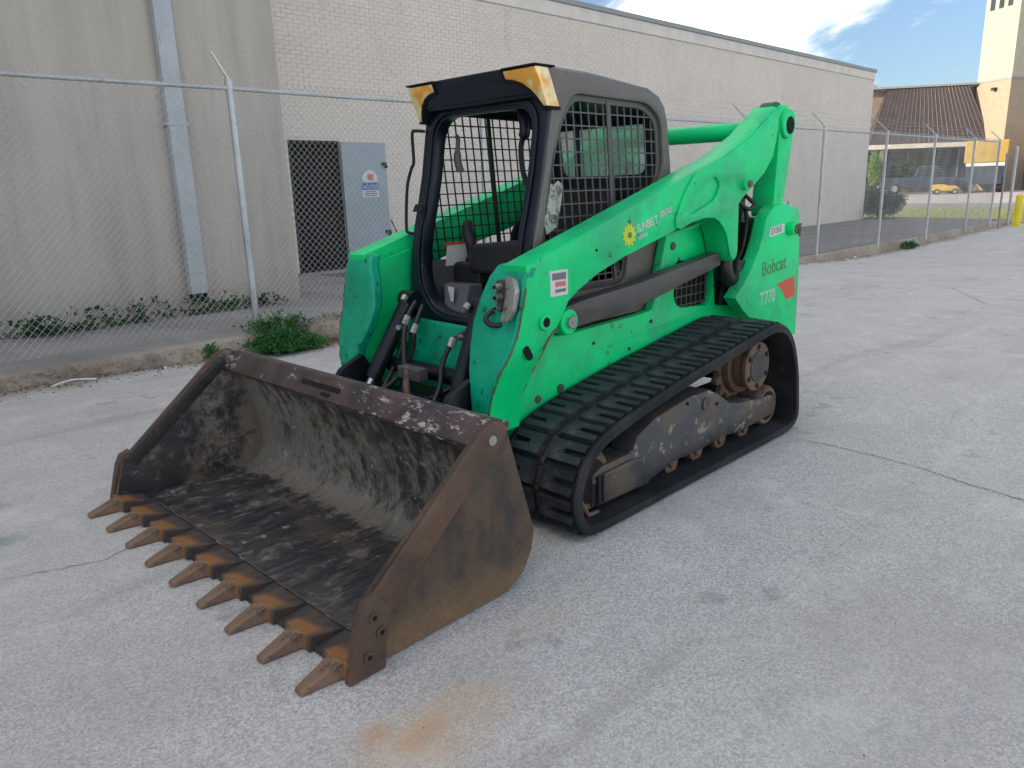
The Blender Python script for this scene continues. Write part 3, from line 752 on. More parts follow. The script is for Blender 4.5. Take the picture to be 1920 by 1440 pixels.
# individually built bricks: the nearest ones seen beside and above the doorway, to the left of the cab
def key(c): 
    return abs((c[0]+c[1])/2+3.3)*.55 + abs((c[2]+c[3])/2-3.0)
single = sorted(vis, key=key)[:300]; sset = set(single)
def brick_box(bm, c, ox=0, oz=0):
    xa, xb, za, zb = c; dpt = random.uniform(-.0022, .0022)
    b_box(bm, xa-ox, xb-ox, -.02, .0+dpt, za-oz, zb-oz)
bm = bmesh.new(); b_box(bm, -(BL-J)/2, (BL-J)/2, -.02, 0, -(BH-J)/2, (BH-J)/2)
bme = bpy.data.meshes.new('brick'); bm.to_mesh(bme); bm.free(); bme.materials.append(M['brick'])
for c in single:
    if abs((c[1]-c[0])-(BL-J)) > .002:
        sset.discard(c); continue
    o = link_mesh('brick', bme, None, bb)
    o.location = ((c[0]+c[1])/2+14, random.uniform(-.0022, .0022), (c[2]+c[3])/2)
bm = bmesh.new()
for c in cells:
    if c in sset: continue
    xa, xb, za, zb = c; y1 = BY+random.uniform(-.0022, .0022); y0 = BY-.018
    v = [bm.verts.new(p) for p in ((xa, y0, za), (xb, y0, za), (xb, y0, zb), (xa, y0, zb), (xa, y1, za), (xb, y1, za), (xb, y1, zb), (xa, y1, zb))]
    for f in ((4, 5, 6, 7), (0, 1, 5, 4), (1, 2, 6, 5), (2, 3, 7, 6), (3, 0, 4, 7)): bm.faces.new([v[q] for q in f])
o = L_(finish('brick_courses', bm, M['brick'], bb)); o['kind'] = 'stuff'
bm = bmesh.new(); b_box(bm, -27.63, -.62, BY-.012, BY+.03, 5.06, 5.33); L_(finish('fascia', bm, M['fascia'], bb, bevel=.004))
bm = bmesh.new(); b_box(bm, -27.70, -.62, BY-.4, BY+.07, 5.332, 5.44); L_(finish('coping', bm, M['coping'], bb, bevel=.008))
bm = bmesh.new(); b_box(bm, -27.635, -27.602, BY-30, BY+.0, -.45, 5.33); L_(finish('end_wall', bm, M['brick'], bb))
# steel door folded back against the wall
dr = bpy.data.meshes.new('x')
bm = bmesh.new(); b_box(bm, -4.16, -3.215, BY+.03, BY+.075, .12, 2.32)
door = finish('door', bm, M['door'], bb, bevel=.004); L_(door)
for z in (1.93, .72):
    bm = bmesh.new(); b_box(bm, -4.16, -4.04, BY+.077, BY+.10, z, z+.05); b_box(bm, -4.15, -4.10, BY+.077, BY+.12, z-.05, z+.0)
    h_ = finish('latch', bm, M['black'], door, bevel=.003); h_.location = (0, 0, 0)
bm = bmesh.new(); b_tube(bm, [(-4.17, BY+.09, .95), (-4.42, BY+.10, .45), (-4.5, BY+.1, .2)], .012, 6)
rod = finish('door_prop', bm, M['black'], door)
SY = BY+.078
def sgn(name, x0, x1, z0, z1, mat, dy=0.0, par=door):
    bm = bmesh.new(); b_box(bm, x0, x1, SY+dy, SY+dy+.0015, z0, z1); return finish(name, bm, mat, par)
sgn('notice_sign', -3.95, -3.59, 1.37, 1.62, M['white_decal'])
sgn('sign_band', -3.95, -3.59, 1.50, 1.62, M['blue_sign'], .003)
text_mesh('sign_text', 'NOTICE', .095, M['white_decal'], door, side_matrix(-3.605, SY+.0052, 1.522), sx=.98)
for i, (z, w_) in enumerate(((1.462, .24), (1.43, .30), (1.395, .26))): sgn('sign_text_line', -3.77-w_/2, -3.77+w_/2, z, z+.016, M['grey_ink'], .003)
plate('round_sticker', [(-3.93, 1.64), (-3.62, 1.64), (-3.60, 1.72), (-3.65, 1.80), (-3.74, 1.84), (-3.80, 1.86), (-3.88, 1.81), (-3.94, 1.74)], [], SY, SY+.0015, M['white_decal'], door, bevel=0)
sgn('sticker_print', -3.85, -3.72, 1.67, 1.78, M['pink_ink'], .003)

# ------------------------------------------------------------------ chain-link fence
FD = -4.47                                   # fence line (slightly skew to the world x axis)
fy = lambda x: FD - .0130*(x-.96)*1.0
FT = 2.49
fence = empty('chain_link_fence', (.96, FD, .12), 'galvanised chain link fence with barbed wire arms along the kerb', 'fence')
FL = Vector((-.96, -FD, -.12))
px = [4.30, .91, -2.36, -5.68, -9.0, -12.32, -15.90, -19.49, -23.2, -26.0]
def post_base(x): return slab_z(x, fy(x))
def fpost(x, r=.035, armdir=-1, top=FT, y=None):
    y = fy(x) if y is None else y
    bm = bmesh.new(); b_tube(bm, [(x, y, post_base(x)-.1), (x, y, top)], r, 12)
    p = finish('post', bm, M['galv'], fence, smooth=40); p.location = FL
    bm = bmesh.new()
    b_tube(bm, [(x, y, top-.04), (x, y, top+.055)], r+.006, 12)
    b_tube(bm, [(x, y, top+.045), (x, y+armdir*.30, top+.34)], [.016, .012], 8)
    a = finish('barbed_wire_arm', bm, M['galv'], p, smooth=40)
    return p
for x in px: fpost(x)
def rails():
    for i in range(len(px)-1):
        xa, xb = px[i], px[i+1]
        bm = bmesh.new(); n = 8
        b_tube(bm, [(xa+(xb-xa)*k/n, fy(xa+(xb-xa)*k/n), FT-.025-.006*math.sin(math.pi*k/n)) for k in range(n+1)], .021, 10)
        o = finish('top_rail', bm, M['galv'], fence, smooth=50); o.location = FL
rails()
def chain_panel(xa, xb, idx):
    bm = bmesh.new(); r = .0019
    dia = .070; hz = .036
    n = int((xa-xb-.04)/dia)
    def seg(p, q):
        d = (q-p).normalized(); s = d.cross(Vector((0, 1, 0))).normalized()*r; t = Vector((0, r, 0))
        a = [bm.verts.new(p+s), bm.verts.new(p-s*.5+t), bm.verts.new(p-s*.5-t)]
        b = [bm.verts.new(q+s), bm.verts.new(q-s*.5+t), bm.verts.new(q-s*.5-t)]
        for k in range(3): bm.faces.new((a[k], a[(k+1) % 3], b[(k+1) % 3], b[k]))
    def sag(x, z): return .012*math.sin(x*2.1+z*1.7+idx)+.006*math.sin(x*7+z*3)
    top = FT+.035
    for i in range(n):
        for fam in (0, 1):
            x0 = xa-.02-dia*(i+.5)
            z0 = post_base(x0)+.03
            m = int((top-z0)/hz)
            # zig-zag picket
            sgnm = 1 if fam == 0 else -1
            pts = []
            for k in range(0, m+1, 1):
                off = (dia/2)*(1 if (k % 2 == 0) else 0)*sgnm
                zz = top-k*hz
                xx = x0+off
                pts.append(Vector((xx, fy(xx)+.034+sag(xx, zz)+(.0022 if fam else -.0022), zz)))
            for a, b in zip(pts, pts[1:]): seg(a, b)
            if fam == 0:
                p = pts[0]; seg(p, p+Vector((.006, 0, .022))); seg(p, p+Vector((-.008, 0, .02)))
    o = finish('chain_link_panel', bm, M['galv_wire'], fence); o.location = FL
for i in range(len(px)-1): chain_panel(px[i], px[i+1], i)
for s in (.3, .65, 1.0):
    bm = bmesh.new(); r = .0018
    pts = []
    x = -5.0
    while x > -26: pts.append((x, fy(x)-.30*s, FT+.045+.30*s+.015*math.sin(x*1.9))); x -= .5
    b_tube(bm, pts, r, 4)
    for q in pts:
        for k in range(4):
            xx = q[0]-k*.125
            b_tube(bm, [(xx-.01, q[1]-.012, q[2]-.012), (xx+.01, q[1]+.012, q[2]+.012)], .0012, 3)
    o = finish('barbed_wire', bm, M['galv_wire'], fence); o.location = FL
# gate posts and bollard at the far end
def gate_post(x, y, r, h, mat, lab):
    o = empty('gate_post', (x, y, gz(x, y)), lab, 'post')
    bm = bmesh.new(); b_tube(bm, [(0, 0, -.1), (0, 0, h)], r, 12); finish('pole', bm, mat, o, smooth=50)
    bm = bmesh.new(); b_tube(bm, [(0, 0, h), (0, 0, h+.04)], [r*1.15, r*.6], 12); finish('cap', bm, mat, o, smooth=50)
gate_post(-28.4, -4.1, .05, 2.75, M['galv'], 'thick grey gate post standing past the last fence bay')
gate_post(-26.6, -4.0, .032, 2.5, M['coping'], 'slim grey gate post just inside the far end of the fence')
o = empty('bollard', (-27.9, -3.72, gz(-27.9, -3.72)), 'yellow round bollard at the far right edge of the lot', 'bollard')
bm = bmesh.new(); b_tube(bm, [(0, 0, -.1), (0, 0, 1.05), (0, 0, 1.12), (0, 0, 1.15)], [.12, .12, .085, .02], 20); finish('pipe', bm, M['bollard'], o, smooth=50)

# ------------------------------------------------------------------ far background
# grass verge and road
def sheet(name, x0, x1, y0, y1, dz, mat, nx=20):
    bm = bmesh.new(); rows = []
    for i in range(nx+1):
        x = x0+(x1-x0)*i/nx; rows.append([bm.verts.new((x, y, gz(x, y)+dz)) for y in (y0, (y0+y1)/2, y1)])
    for i in range(nx):
        for j in range(2): bm.faces.new((rows[i][j], rows[i+1][j], rows[i+1][j+1], rows[i][j+1]))
    return tag(finish(name, bm, mat, smooth=60), kind='structure')
sheet('grass_verge', -30.5, -39.5, -40, -3.2, .008, M['grass'])
sheet('road', -40, -75, -90, 60, .012, M['road'])
bm = bmesh.new(); random.seed(77)
for _ in range(9000):
    x = random.uniform(-39.4, -30.6); y = random.uniform(-16, -3.4); p = Vector((x, y, gz(x, y)))
    b_leaf(bm, p, random.uniform(.06, .16), rnd_dir(.5), rnd_dir(), .2)
tag(finish('grass', bm, M['grass']), 'yellow green grass, sunlight in its colour, on the verge beyond the fence', 'grass', kind='stuff')
bm = bmesh.new(); b_box(bm, -39.95, -39.75, -40, -3.2, -.6, .02); tag(finish('verge_kerb', bm, M['fascia'], bevel=.01), kind='structure')

# shopping strip with mansard roof: local frame, facade along local X, facing local -Y
def face_frame(loc, az):
    """matrix whose -Y axis points to azimuth az"""
    return Matrix.Translation(loc) @ Matrix.Rotation(az+math.pi/2, 4, 'Z')
strip_b = empty('shop_building', (0, 0, 0), 'low shop building with brown ribbed mansard roof beyond the verge', 'building')
# facade from A (left in view) to B
A = Vector((-58.6, -21.2, 0)); B = Vector((-63.4, -13.9, 0))
e = (B-A).normalized(); nrm = Vector((e.y, -e.x, 0))
if nrm.dot(Vector((1, 1, 0))) < 0: nrm = -nrm
W_ = (B-A).length
SM = Matrix(((e.x, -nrm.x, 0, A.x), (e.y, -nrm.y, 0, A.y), (0, 0, 1, .22), (0, 0, 0, 1)))   # local x along facade, local -y towards viewer
strip_b.matrix_world = SM
bm = bmesh.new(); b_box(bm, -8, W_, 0, 14, -1, 7.55); finish('wall', bm, M['beige'], strip_b)
# mansard
bm = bmesh.new()
xa, xb = 1.7, W_-1.5
b_hexa(bm, [(xa-1.3, -1.7, 3.55), (xb+1.5, -1.7, 3.55), (xb+1.5, -.003, 3.55), (xa-1.3, -.003, 3.55), (xa, -.5, 7.6), (xb, -.5, 7.6), (xb, -.003, 7.6), (xa, -.003, 7.6)])
ms_ = finish('mansard_roof', bm, M['mansard'], strip_b)
nr = 24
for i in range(nr+1):
    t = i/nr; x0 = xa-1.3+(xb-xa+2.8)*t; x1 = xa+(xb-xa)*t
    bm = bmesh.new(); b_tube(bm, [(x0, -1.7, 3.56), (x1, -.5, 7.6)], .022, 4); finish('roof_rib', bm, M['mansard'], ms_)
bm = bmesh.new(); b_box(bm, -8, W_, -.6, .5, 7.61, 7.75); finish('roof_edge', bm, M['coping'], strip_b)
bm = bmesh.new(); b_box(bm, -8, W_, -1.75, -.005, 3.2, 3.53); finish('soffit_band', bm, M['fascia'], strip_b)
for (x0, x1) in ((-2.5, -1.2), (-.6, 1.0), (1.9, 3.6), (3.75, 5.4), (5.55, 7.2), (7.3, 8.5)):
    bm = bmesh.new(); b_box(bm, x0, x1, -.045, -.004, .3, 3.1); f_ = finish('window', bm, M['glass'], strip_b)
    bm = bmesh.new()
    b_box(bm, x0-.06, x0, -.08, -.004, .3, 3.15); b_box(bm, x1, x1+.06, -.08, -.004, .3, 3.15); b_box(bm, x0, x1, -.08, -.046, 3.1, 3.15)
    finish('window_frame', bm, M['coping'], f_)
for x in (-1, 1.4):
    bm = bmesh.new(); b_box(bm, x-.12, x+.12, -1.6, -1.35, 0, 3.2); finish('porch_column', bm, M['beige'], strip_b)
bm = bmesh.new(); b_box(bm, .6, 1.5, 2, 3, 7.76, 8.2); b_box(bm, 2.6, 3.6, 3, 4, 7.76, 8.05); finish('roof_unit', bm, M['coping'], strip_b)
# tower
tw = empty('tower', (0, 0, 0), 'tall pale sunlit stucco tower at the right edge above the shops', 'tower')
T0 = Vector((-62.7, -14.45, 0))           # left visible corner
e2 = Vector((math.cos(R(235)), math.sin(R(235)), 0))*-1      # face direction, towards right
n2_ = Vector((math.cos(R(-35)), math.sin(R(-35)), 0))
TM = Matrix(((e2.x, -n2_.x, 0, T0.x), (e2.y, -n2_.y, 0, T0.y), (0, 0, 1, 0), (0, 0, 0, 1)))
tw.matrix_world = TM
FW = 3.15
bm = bmesh.new(); b_box(bm, 0, FW, 0, 9, 8.0, 26); finish('shaft', bm, M['tower'], tw)
bm = bmesh.new(); b_box(bm, -.02, FW+.02, -.02, 9, -1, 7.85); finish('base', bm, M['orange_wall'], tw)
bm = bmesh.new(); b_box(bm, -.04, FW+.05, -.05, 9, 7.853, 7.997); finish('string_course', bm, M['coping'], tw)
for i in range(3):
    bm = bmesh.new(); b_box(bm, .45+i*.8, .85+i*.8, -.05, .06, 12.75, 13.9); finish('vent_slot', bm, M['darkbox'], tw)
bm = bmesh.new(); b_box(bm, 1.7, 2.0, -.3, -.025, 7.2, 7.4); finish('flood_lamp', bm, M['darkbox'], tw)
bm = bmesh.new(); b_box(bm, -.04+FW, FW+9, 2, 9, -1, 5.0); finish('side_wing', bm, M['beige'], tw)

leafy('hedge', (-57.5, -18.6, .2), 2.2, 2.4, 2.3, 6000, .16, M['bushleaf'], 'dark hedge in front of the shop windows behind the parked truck', 'hedge', 51, .08, 16, 0)
leafy('tree', (-49.0, -16.2, .1), .6, .6, 2.9, 2500, .12, M['brightleaf'], 'bright green young tree at the end of the brick wall', 'tree', 52, .05, 9, .2)

# vehicles -----------------------------------------------------------
def wheel(par, x, y, z, r, wd):
    bm = bmesh.new(); b_tube(bm, [(x, y-wd/2, z), (x, y-wd/2+.03, z), (x, y+wd/2-.03, z), (x, y+wd/2, z)], [r*.9, r, r, r*.9], 22)
    t = finish('wheel', bm, M['tyre'], par, smooth=40)
    bm = bmesh.new(); b_tube(bm, [(x, y-wd/2-.008, z), (x, y+wd/2+.008, z)], r*.55, 14); finish('rim', bm, M['chrome'], t)
def pickup(loc, az):
    o = empty('pickup_truck', loc, 'dark pickup truck parked on the road behind the grass verge', 'truck')
    o.rotation_euler = (0, 0, az)
    body = [(-2.75, .55), (-2.75, 1.02), (-2.6, 1.12), (-.55, 1.14), (.35, 1.16), (1.35, 1.12), (2.45, 1.04), (2.7, .9), (2.72, .5), (2.2, .42), (-2.2, .42)]
    plate('body', rounded(body, .12), [], -.95, .95, M['truckblack'], o, bevel=.04)
    plate('cab_shell', rounded([(-.6, 1.13), (-.42, 1.80), (-.1, 1.90), (.75, 1.88), (1.42, 1.14)], .1), [], -.80, .80, M['truckblack'], o, bevel=.05)
    for s in (-1, 1):
      bm = bmesh.new(); b_hexa(bm, [(-.42, s*.79, 1.2), (1.2, s*.79, 1.2), (1.2, s*.815, 1.2), (-.42, s*.815, 1.2), (-.3, s*.79, 1.74), (.68, s*.79, 1.76), (.68, s*.815, 1.76), (-.3, s*.815, 1.74)])
      finish('side_window', bm, M['glass'], o)
    bm = bmesh.new(); b_hexa(bm, [(1.36, -.7, 1.2), (1.40, -.7, 1.2), (1.40, .7, 1.2), (1.36, .7, 1.2), (.80, -.62, 1.84), (.84, -.62, 1.84), (.84, .62, 1.84), (.80, .62, 1.84)]); finish('windscreen', bm, M['glass'], o)
    bm = bmesh.new(); b_box(bm, -2.85, -2.72, -.9, .9, .45, .62); b_box(bm, 2.68, 2.80, -.92, .92, .42, .62); finish('bumper', bm, M['chrome'], o, bevel=.02)
    for s in (-1, 1):
        bm = bmesh.new(); b_box(bm, 2.6, 2.735, s*.68-.16, s*.68+.16, .76, .93); finish('headlight', bm, M['white'], o, bevel=.02)
    for x in (-1.75, 1.75):
        for y in (-.86, .86): wheel(o, x, y, .38, .38, .24)
pickup((-54.5, -15.0, gz(-55, -15)), R(108))
# yellow loader-like work cart beside it
def yellow_cart(loc, az):
    o = empty('yellow_utility_cart', loc, 'small yellow utility cart parked in front of the dark pickup', 'cart'); o.rotation_euler = (0, 0, az)
    plate('body', rounded([(-1.1, .35), (-1.1, .95), (-.3, 1.0), (.2, .85), (.9, .82), (1.15, .6), (1.15, .35)], .08), [], -.55, .55, M['yellow'], o, bevel=.04)
    bm = bmesh.new(); b_box(bm, -.5, .2, -.4, .4, 1.0, 1.18); finish('seat', bm, M['seat'], o, bevel=.03)
    for x in (-.9, .5):
        for y in (-.5, .5):
            bm = bmesh.new(); b_tube(bm, [(x, y, .9), (x*.85, y*.95, 1.55)], .025, 6); finish('roll_bar', bm, M['black'], o)
    for x in (-.75, .8):
        for y in (-.5, .5): wheel(o, x, y, .28, .28, .2)
yellow_cart((-51.6, -12.75, gz(-51.6, -13.1)), R(112)); [o for o in C.objects if o.name == 'yellow_utility_cart'][0].scale = (.66,)*3
def box_truck(loc, az):
    o = empty('yellow_dump_truck', loc, 'large truck with yellow dump box and dark cab under the tower', 'truck'); o.rotation_euler = (0, 0, az)
    plate('dump_box', rounded([(-2.4, 1.95), (-2.6, 3.35), (2.2, 3.35), (2.1, 1.95)], .08), [], -1.2, 1.2, M['yellow'], o, bevel=.03)
    for i in range(5):
        bm = bmesh.new()
        for s in (-1, 1): b_box(bm, -2.1+i*.95, -1.98+i*.95, s*1.2-.05, s*1.2+.05, 1.95, 3.33)
        finish('box_rib', bm, M['yellow'], o, bevel=.01)
    bm = bmesh.new(); b_box(bm, -2.5, 2.2, -1.1, 1.1, 1.72, 1.93); finish('sub_frame', bm, M['white'], o, bevel=.01)
    bm = bmesh.new(); b_box(bm, -2.5, 4.2, -1.05, 1.05, .55, 1.70); finish('chassis', bm, M['darkbox'], o, bevel=.03)
    plate('cab_shell', rounded([(2.35, 1.72), (2.35, 2.95), (3.3, 2.95), (3.9, 2.1), (4.5, 1.95), (4.5, .7), (2.35, .7)], .1), [], -1.07, 1.07, M['darkbox'], o, bevel=.04)
    for x in (-1.8, -.6, 3.4):
        for y in (-1.0, 1.0): wheel(o, x, y, .5, .5, .3)
box_truck((-57.0, -11.9, gz(-57, -11)), R(193))

# ------------------------------------------------------------------ THE LOADER
T = empty('track_loader', (1.2, 0, 0), 'bright green compact track loader with black cab and dirty steel bucket', 'track loader')
OFF = Vector((-1.2, 0, 0))
def P_(o): o.location = OFF; return o

# chassis -----------------------------------------------------------
low = [(2.20, .34), (2.16, .62), (2.10, .80), (1.82, .775), (1.20, .79), (1.09, .80), (1.06, .86), (.965, 1.19), (.50, 1.24), (.45, .95), (.42, .74), (.10, .70), (-.10, .62), (-.10, .34)]
ch = P_(plate('chassis', low, [rounded([(.865, 1.045), (.46, 1.02), (.455, .80), (.50, .752), (.82, .775), (.88, .83)], .04)], .455, .505, M['green'], T, bevel=.004))
P_(mirror_y(ch))
bm = bmesh.new()
b_box(bm, -.1, 2.05, -.452, .452, .28, .70); b_box(bm, -.05, .93, -.44, .44, .70, 1.22)
P_(finish('engine_bay', bm, M['green_dark'], T, bevel=.01))
# grille of the engine side panel
def bars(poly, pitch_x, pitch_z, w_, y, t, x_off=0, z_off=0, slant=0.0):
    bm = bmesh.new()
    def cuts(line_axis, val):
        res = []
        for i in range(len(poly)):
            a = poly[i]; b = poly[(i+1) % len(poly)]
            fa = (a[0]-slant*a[1]) if line_axis == 0 else a[1]; fb = (b[0]-slant*b[1]) if line_axis == 0 else b[1]
            if (fa-val)*(fb-val) < 0:
                t_ = (val-fa)/(fb-fa); res.append(a[1-line_axis]+(b[1-line_axis]-a[1-line_axis])*t_ if line_axis == 0 else a[0]+(b[0]-a[0])*t_)
        return sorted(res)
    xs_ = [(p[0]-slant*p[1]) for p in poly]; zs_ = [p[1] for p in poly]
    v = min(xs_)+pitch_x*.6+x_off
    while v < max(xs_):
        c = cuts(0, v)
        for a, b in zip(c[::2], c[1::2]):
            b_hexa(bm, [(v+slant*a-w_/2, y, a), (v+slant*a+w_/2, y, a), (v+slant*a+w_/2, y+t, a), (v+slant*a-w_/2, y+t, a), (v+slant*b-w_/2, y, b), (v+slant*b+w_/2, y, b), (v+slant*b+w_/2, y+t, b), (v+slant*b-w_/2, y+t, b)])
        v += pitch_x
    v = min(zs_)+pitch_z*.5+z_off
    while v < max(zs_):
        c = cuts(1, v)
        for a, b in zip(c[::2], c[1::2]): b_box(bm, a, b, y+.0015, y+t-.0015+.003, v-w_/2, v+w_/2)
        v += pitch_z
    return bm
gp = [(.865, 1.045), (.46, 1.02), (.455, .80), (.50, .752), (.82, .775), (.88, .83)]
gs = P_(finish('grille_screen', bars(gp, .052, .052, .007, .468, .006), M['screen'], T)); P_(mirror_y(gs))
bm = bmesh.new(); b_box(bm, .45, .90, .4525, .456, .74, 1.06); P_(finish('grille_backing', bm, M['hole'], T))  # black sheet stands in for the shaded depth behind the grille
# round plug and bolts on the side panel
def disc(name, x, z, r, y0, y1, mat, par=T, n=20, sm=40, bev=0.0):
    bm = bmesh.new(); b_cyl_y(bm, x, z, r, y0, y1, n); o = finish(name, bm, mat, par, smooth=sm, bevel=bev); 
    if par is T: o.location = OFF
    return o
disc('panel_plug', .90, 1.13, .022, .505, .512, M['link'])
for (x, z, r) in ((1.52, .50, .012), (1.30, .62, .009), (2.02, .50, .018), (1.86, .52, .022), (1.1, .74, .01), (1.6, .70, .008)): disc('panel_bolt', x, z, r, .504, .514, M['link'], n=10)
# belly / front of chassis: green plate, cross members
bm = bmesh.new(); b_hexa(bm, [(2.18, -.30, .50), (2.20, .30, .50), (2.14, .30, .50), (2.12, -.30, .50), (2.14, -.27, .83), (2.14, .22, .82), (2.10, .22, .82), (2.10, -.27, .83)])
P_(finish('front_plate', bm, M['green_front'], T, bevel=.008))
bm = bmesh.new(); b_box(bm, 1.85, 2.11, -.46, .46, .30, .69); P_(finish('front_chassis', bm, M['green_dark'], T, bevel=.01))
bm = bmesh.new(); b_tube(bm, [(2.24, -.34, .60), (2.25, .30, .60)], .04, 12); b_tube(bm, [(2.30, -.40, .46), (2.30, .40, .46)], .045, 12); P_(finish('cross_tube', bm, M['black'], T, smooth=50))

# lift arms -----------------------------------------------------------
arm = [(2.24, 1.15), (1.80, 1.275), (1.21, 1.445), (.96, 1.52), (.68, 1.595), (.37, 1.72), (.12, 1.87), (.09, 1.885), (.07, 1.875), (.055, 1.80), (.06, 1.72), (.10, 1.61), (.21, 1.51), (.34, 1.44), (.45, 1.38), (.485, 1.34), (.475, 1.08), (.49, 1.035), (.52, 1.02), (.55, 1.035), (.57, 1.08), (.61, 1.18), (.65, 1.225), (.70, 1.26), (.75, 1.28), (.84, 1.285), (.97, 1.27), (1.2, 1.21), (1.56, 1.13), (1.76, 1.07), (1.9, 1.01), (2.0, .95), (2.06, .90), (2.18, .90)]
def make_arm(s):
    """s=+1 near arm, -1 far arm (mirrored)"""
    def mir(o):
        if s < 0:
            me = o.data
            for v in me.vertices: v.co.y = -v.co.y
            me.flip_normals()
        return o
    a = mir(P_(plate('lift_arm', arm, [], .52, .66, M['green'], T, bevel=.006)))
    kids = []
    def K(o): mir(o); return o
    over = [(.94, 1.525), (1.02, 1.45), (1.09, 1.36), (1.13, 1.29), (1.125, 1.245), (1.08, 1.235), (.97, 1.265), (.84, 1.28), (.75, 1.275), (.70, 1.255), (.65, 1.22), (.61, 1.175), (.57, 1.075), (.55, 1.04), (.52, 1.027), (.49, 1.045), (.48, 1.08), (.49, 1.34), (.455, 1.37), (.34, 1.432), (.21, 1.502), (.105, 1.60), (.065, 1.72), (.06, 1.80), (.075, 1.865), (.12, 1.855), (.37, 1.71), (.68, 1.585)]
    K(plate('arm_overlay', over, [rounded([(.94, 1.41), (.76, 1.50), (.70, 1.45), (.76, 1.37), (1.0, 1.30), (1.03, 1.33)], .03)], .660, .672, M['green'], a, bevel=.004))
    # front box and lower leg as a loft
    secs = [(1.15, 2.215, 2.02, .47, .66), (1.10, 2.25, 1.97, .445, .662), (1.0, 2.272, 1.96, .40, .662), (.90, 2.295, 2.02, .375, .655), (.80, 2.33, 2.10, .385, .645), (.70, 2.375, 2.15, .42, .61), (.60, 2.395, 2.17, .445, .575), (.50, 2.40, 2.19, .455, .555), (.42, 2.36, 2.20, .46, .55)]
    bm = bmesh.new(); rs = []
    for z, xf, xb_, yi, yo in secs: rs.append([bm.verts.new(p) for p in ((xf, yi, z), (xf, yo, z), (xf-.06, yo, z), (xf-.06, yi, z))])
    for q, r_ in zip(rs, rs[1:]):
        for k in range(4): bm.faces.new((q[k], q[(k+1) % 4], r_[(k+1) % 4], r_[k]))
    bm.faces.new(rs[0]); bm.faces.new(rs[-1][::-1])
    front = finish('arm_front', bm, M['green_front'], a, bevel=.012, smooth=30); K(front)
    # outer cheek plate that carries the bright paint down the leg
    bm = bmesh.new(); rs = []
    for z, xf, xb_, yi, yo in secs[1:]: rs.append([bm.verts.new(p) for p in ((xf-.012, yo-.05, z), (xf-.012, yo+.006, z), (xb_, yo+.006, z), (xb_, yo-.05, z))])
    for q, r_ in zip(rs, rs[1:]):
        for k in range(4): bm.faces.new((q[k], q[(k+1) % 4], r_[(k+1) % 4], r_[k]))
    bm.faces.new(rs[0]); bm.faces.new(rs[-1][::-1])
    K(finish('arm_cheek', bm, M['green'], a, bevel=.003, smooth=30))
    bm = bmesh.new(); random.seed(4); sp_ = []
    for i_ in range(41):
        z_ = 1.06-.63*i_/40
        for (a_, b_) in zip(secs[1:], secs[2:]):
            if b_[0] <= z_ <= a_[0]:
                t_ = (a_[0]-z_)/(a_[0]-b_[0]); sp_.append((a_[1]+(b_[1]-a_[1])*t_-.008+random.uniform(-.003, .003), a_[4]+(b_[4]-a_[4])*t_+.004, z_)); break
    b_tube(bm, sp_, [random.uniform(.0015, .0065) for _ in sp_], 5); K(finish('worn_seam', bm, M['rust'], a, smooth=60))
    bm = bmesh.new(); sp_ = [(2.10-.05+.21*(i_/20)**.7, .656-.06*max(0, i_/20-.3), .86-.30*i_/20) for i_ in range(21)]
    b_tube(bm, sp_, [random.uniform(.002, .008)*(1-i_/30) for i_ in range(21)], 5); K(finish('worn_seam', bm, M['rust'], a, smooth=60))
    bm = bmesh.new(); b_cyl_y(bm, 2.135, .90, .036, .655, .676, 24); K(finish('boss_ring', bm, M['green'], a, smooth=40, bevel=.003))
    bm = bmesh.new(); b_cyl_y(bm, 2.135, .90, .022, .6765, .6775, 20); K(finish('boss_hole_shade', bm, M['hole'], a))  # flat black disc for the shade in the boss hole
    K(plate('slot_hole_shade', rounded([(2.265, .80), (2.235, .815), (2.20, .755), (2.23, .74)], .014), [], .649, .657, M['hole'], a, bevel=0))  # black prism, slightly proud, for the shade in the slot
    bm = bmesh.new(); b_cyl_y(bm, 1.965, .875, .058, .50, .664, 28); K(finish('link_boss', bm, M['green'], a, smooth=40, bevel=.006))
    bm = bmesh.new(); b_cyl_y(bm, 1.965, .875, .026, .665, .682, 8); b_box(bm, 1.93, 1.945, .664, .672, .84, .91); K(finish('pivot_bolt', bm, M['steel'], a, bevel=.002))
    bm = bmesh.new(); b_cyl_y(bm, .45, 1.445, .03, .66, .70, 20); K(finish('arm_pin', bm, M['green'], a, smooth=40, bevel=.004))
    bm = bmesh.new(); b_cyl_y(bm, .43, 1.45, .021, .701, .712, 12); K(finish('pin_cap', bm, M['rust'], a, bevel=.002))
    for (x, z) in ((2.13, 1.04), (1.77, 1.18), (.52, 1.07), (1.62, 1.10)):
        bm = bmesh.new(); b_cyl_y(bm, x, z, .007, .659, .6635, 8); K(finish('arm_bolt', bm, M['hole'], a))
    # rear link
    lk = [(.03, 1.84), (-.02, 1.90), (-.09, 1.905), (-.17, 1.86), (-.21, 1.79), (-.20, 1.70), (-.155, 1.49), (-.10, 1.25), (.02, 1.25), (-.01, 1.58), (-.015, 1.72)]
    l = plate('rear_link', rounded(lk, .03), [], .50, .645, M['green'], T, bevel=.006); P_(K(l))
    bm = bmesh.new(); b_cyl_y(bm, -.095, 1.795, .085, .645, .668, 32); K(finish('pivot_ring', bm, M['green'], l, smooth=40, bevel=.006))
    bm = bmesh.new(); b_cyl_y(bm, -.105, 1.785, .052, .6685, .670, 28); K(finish('pivot_hole_shade', bm, M['hole'], l))  # black disc on the ring for the shade of the pivot bore
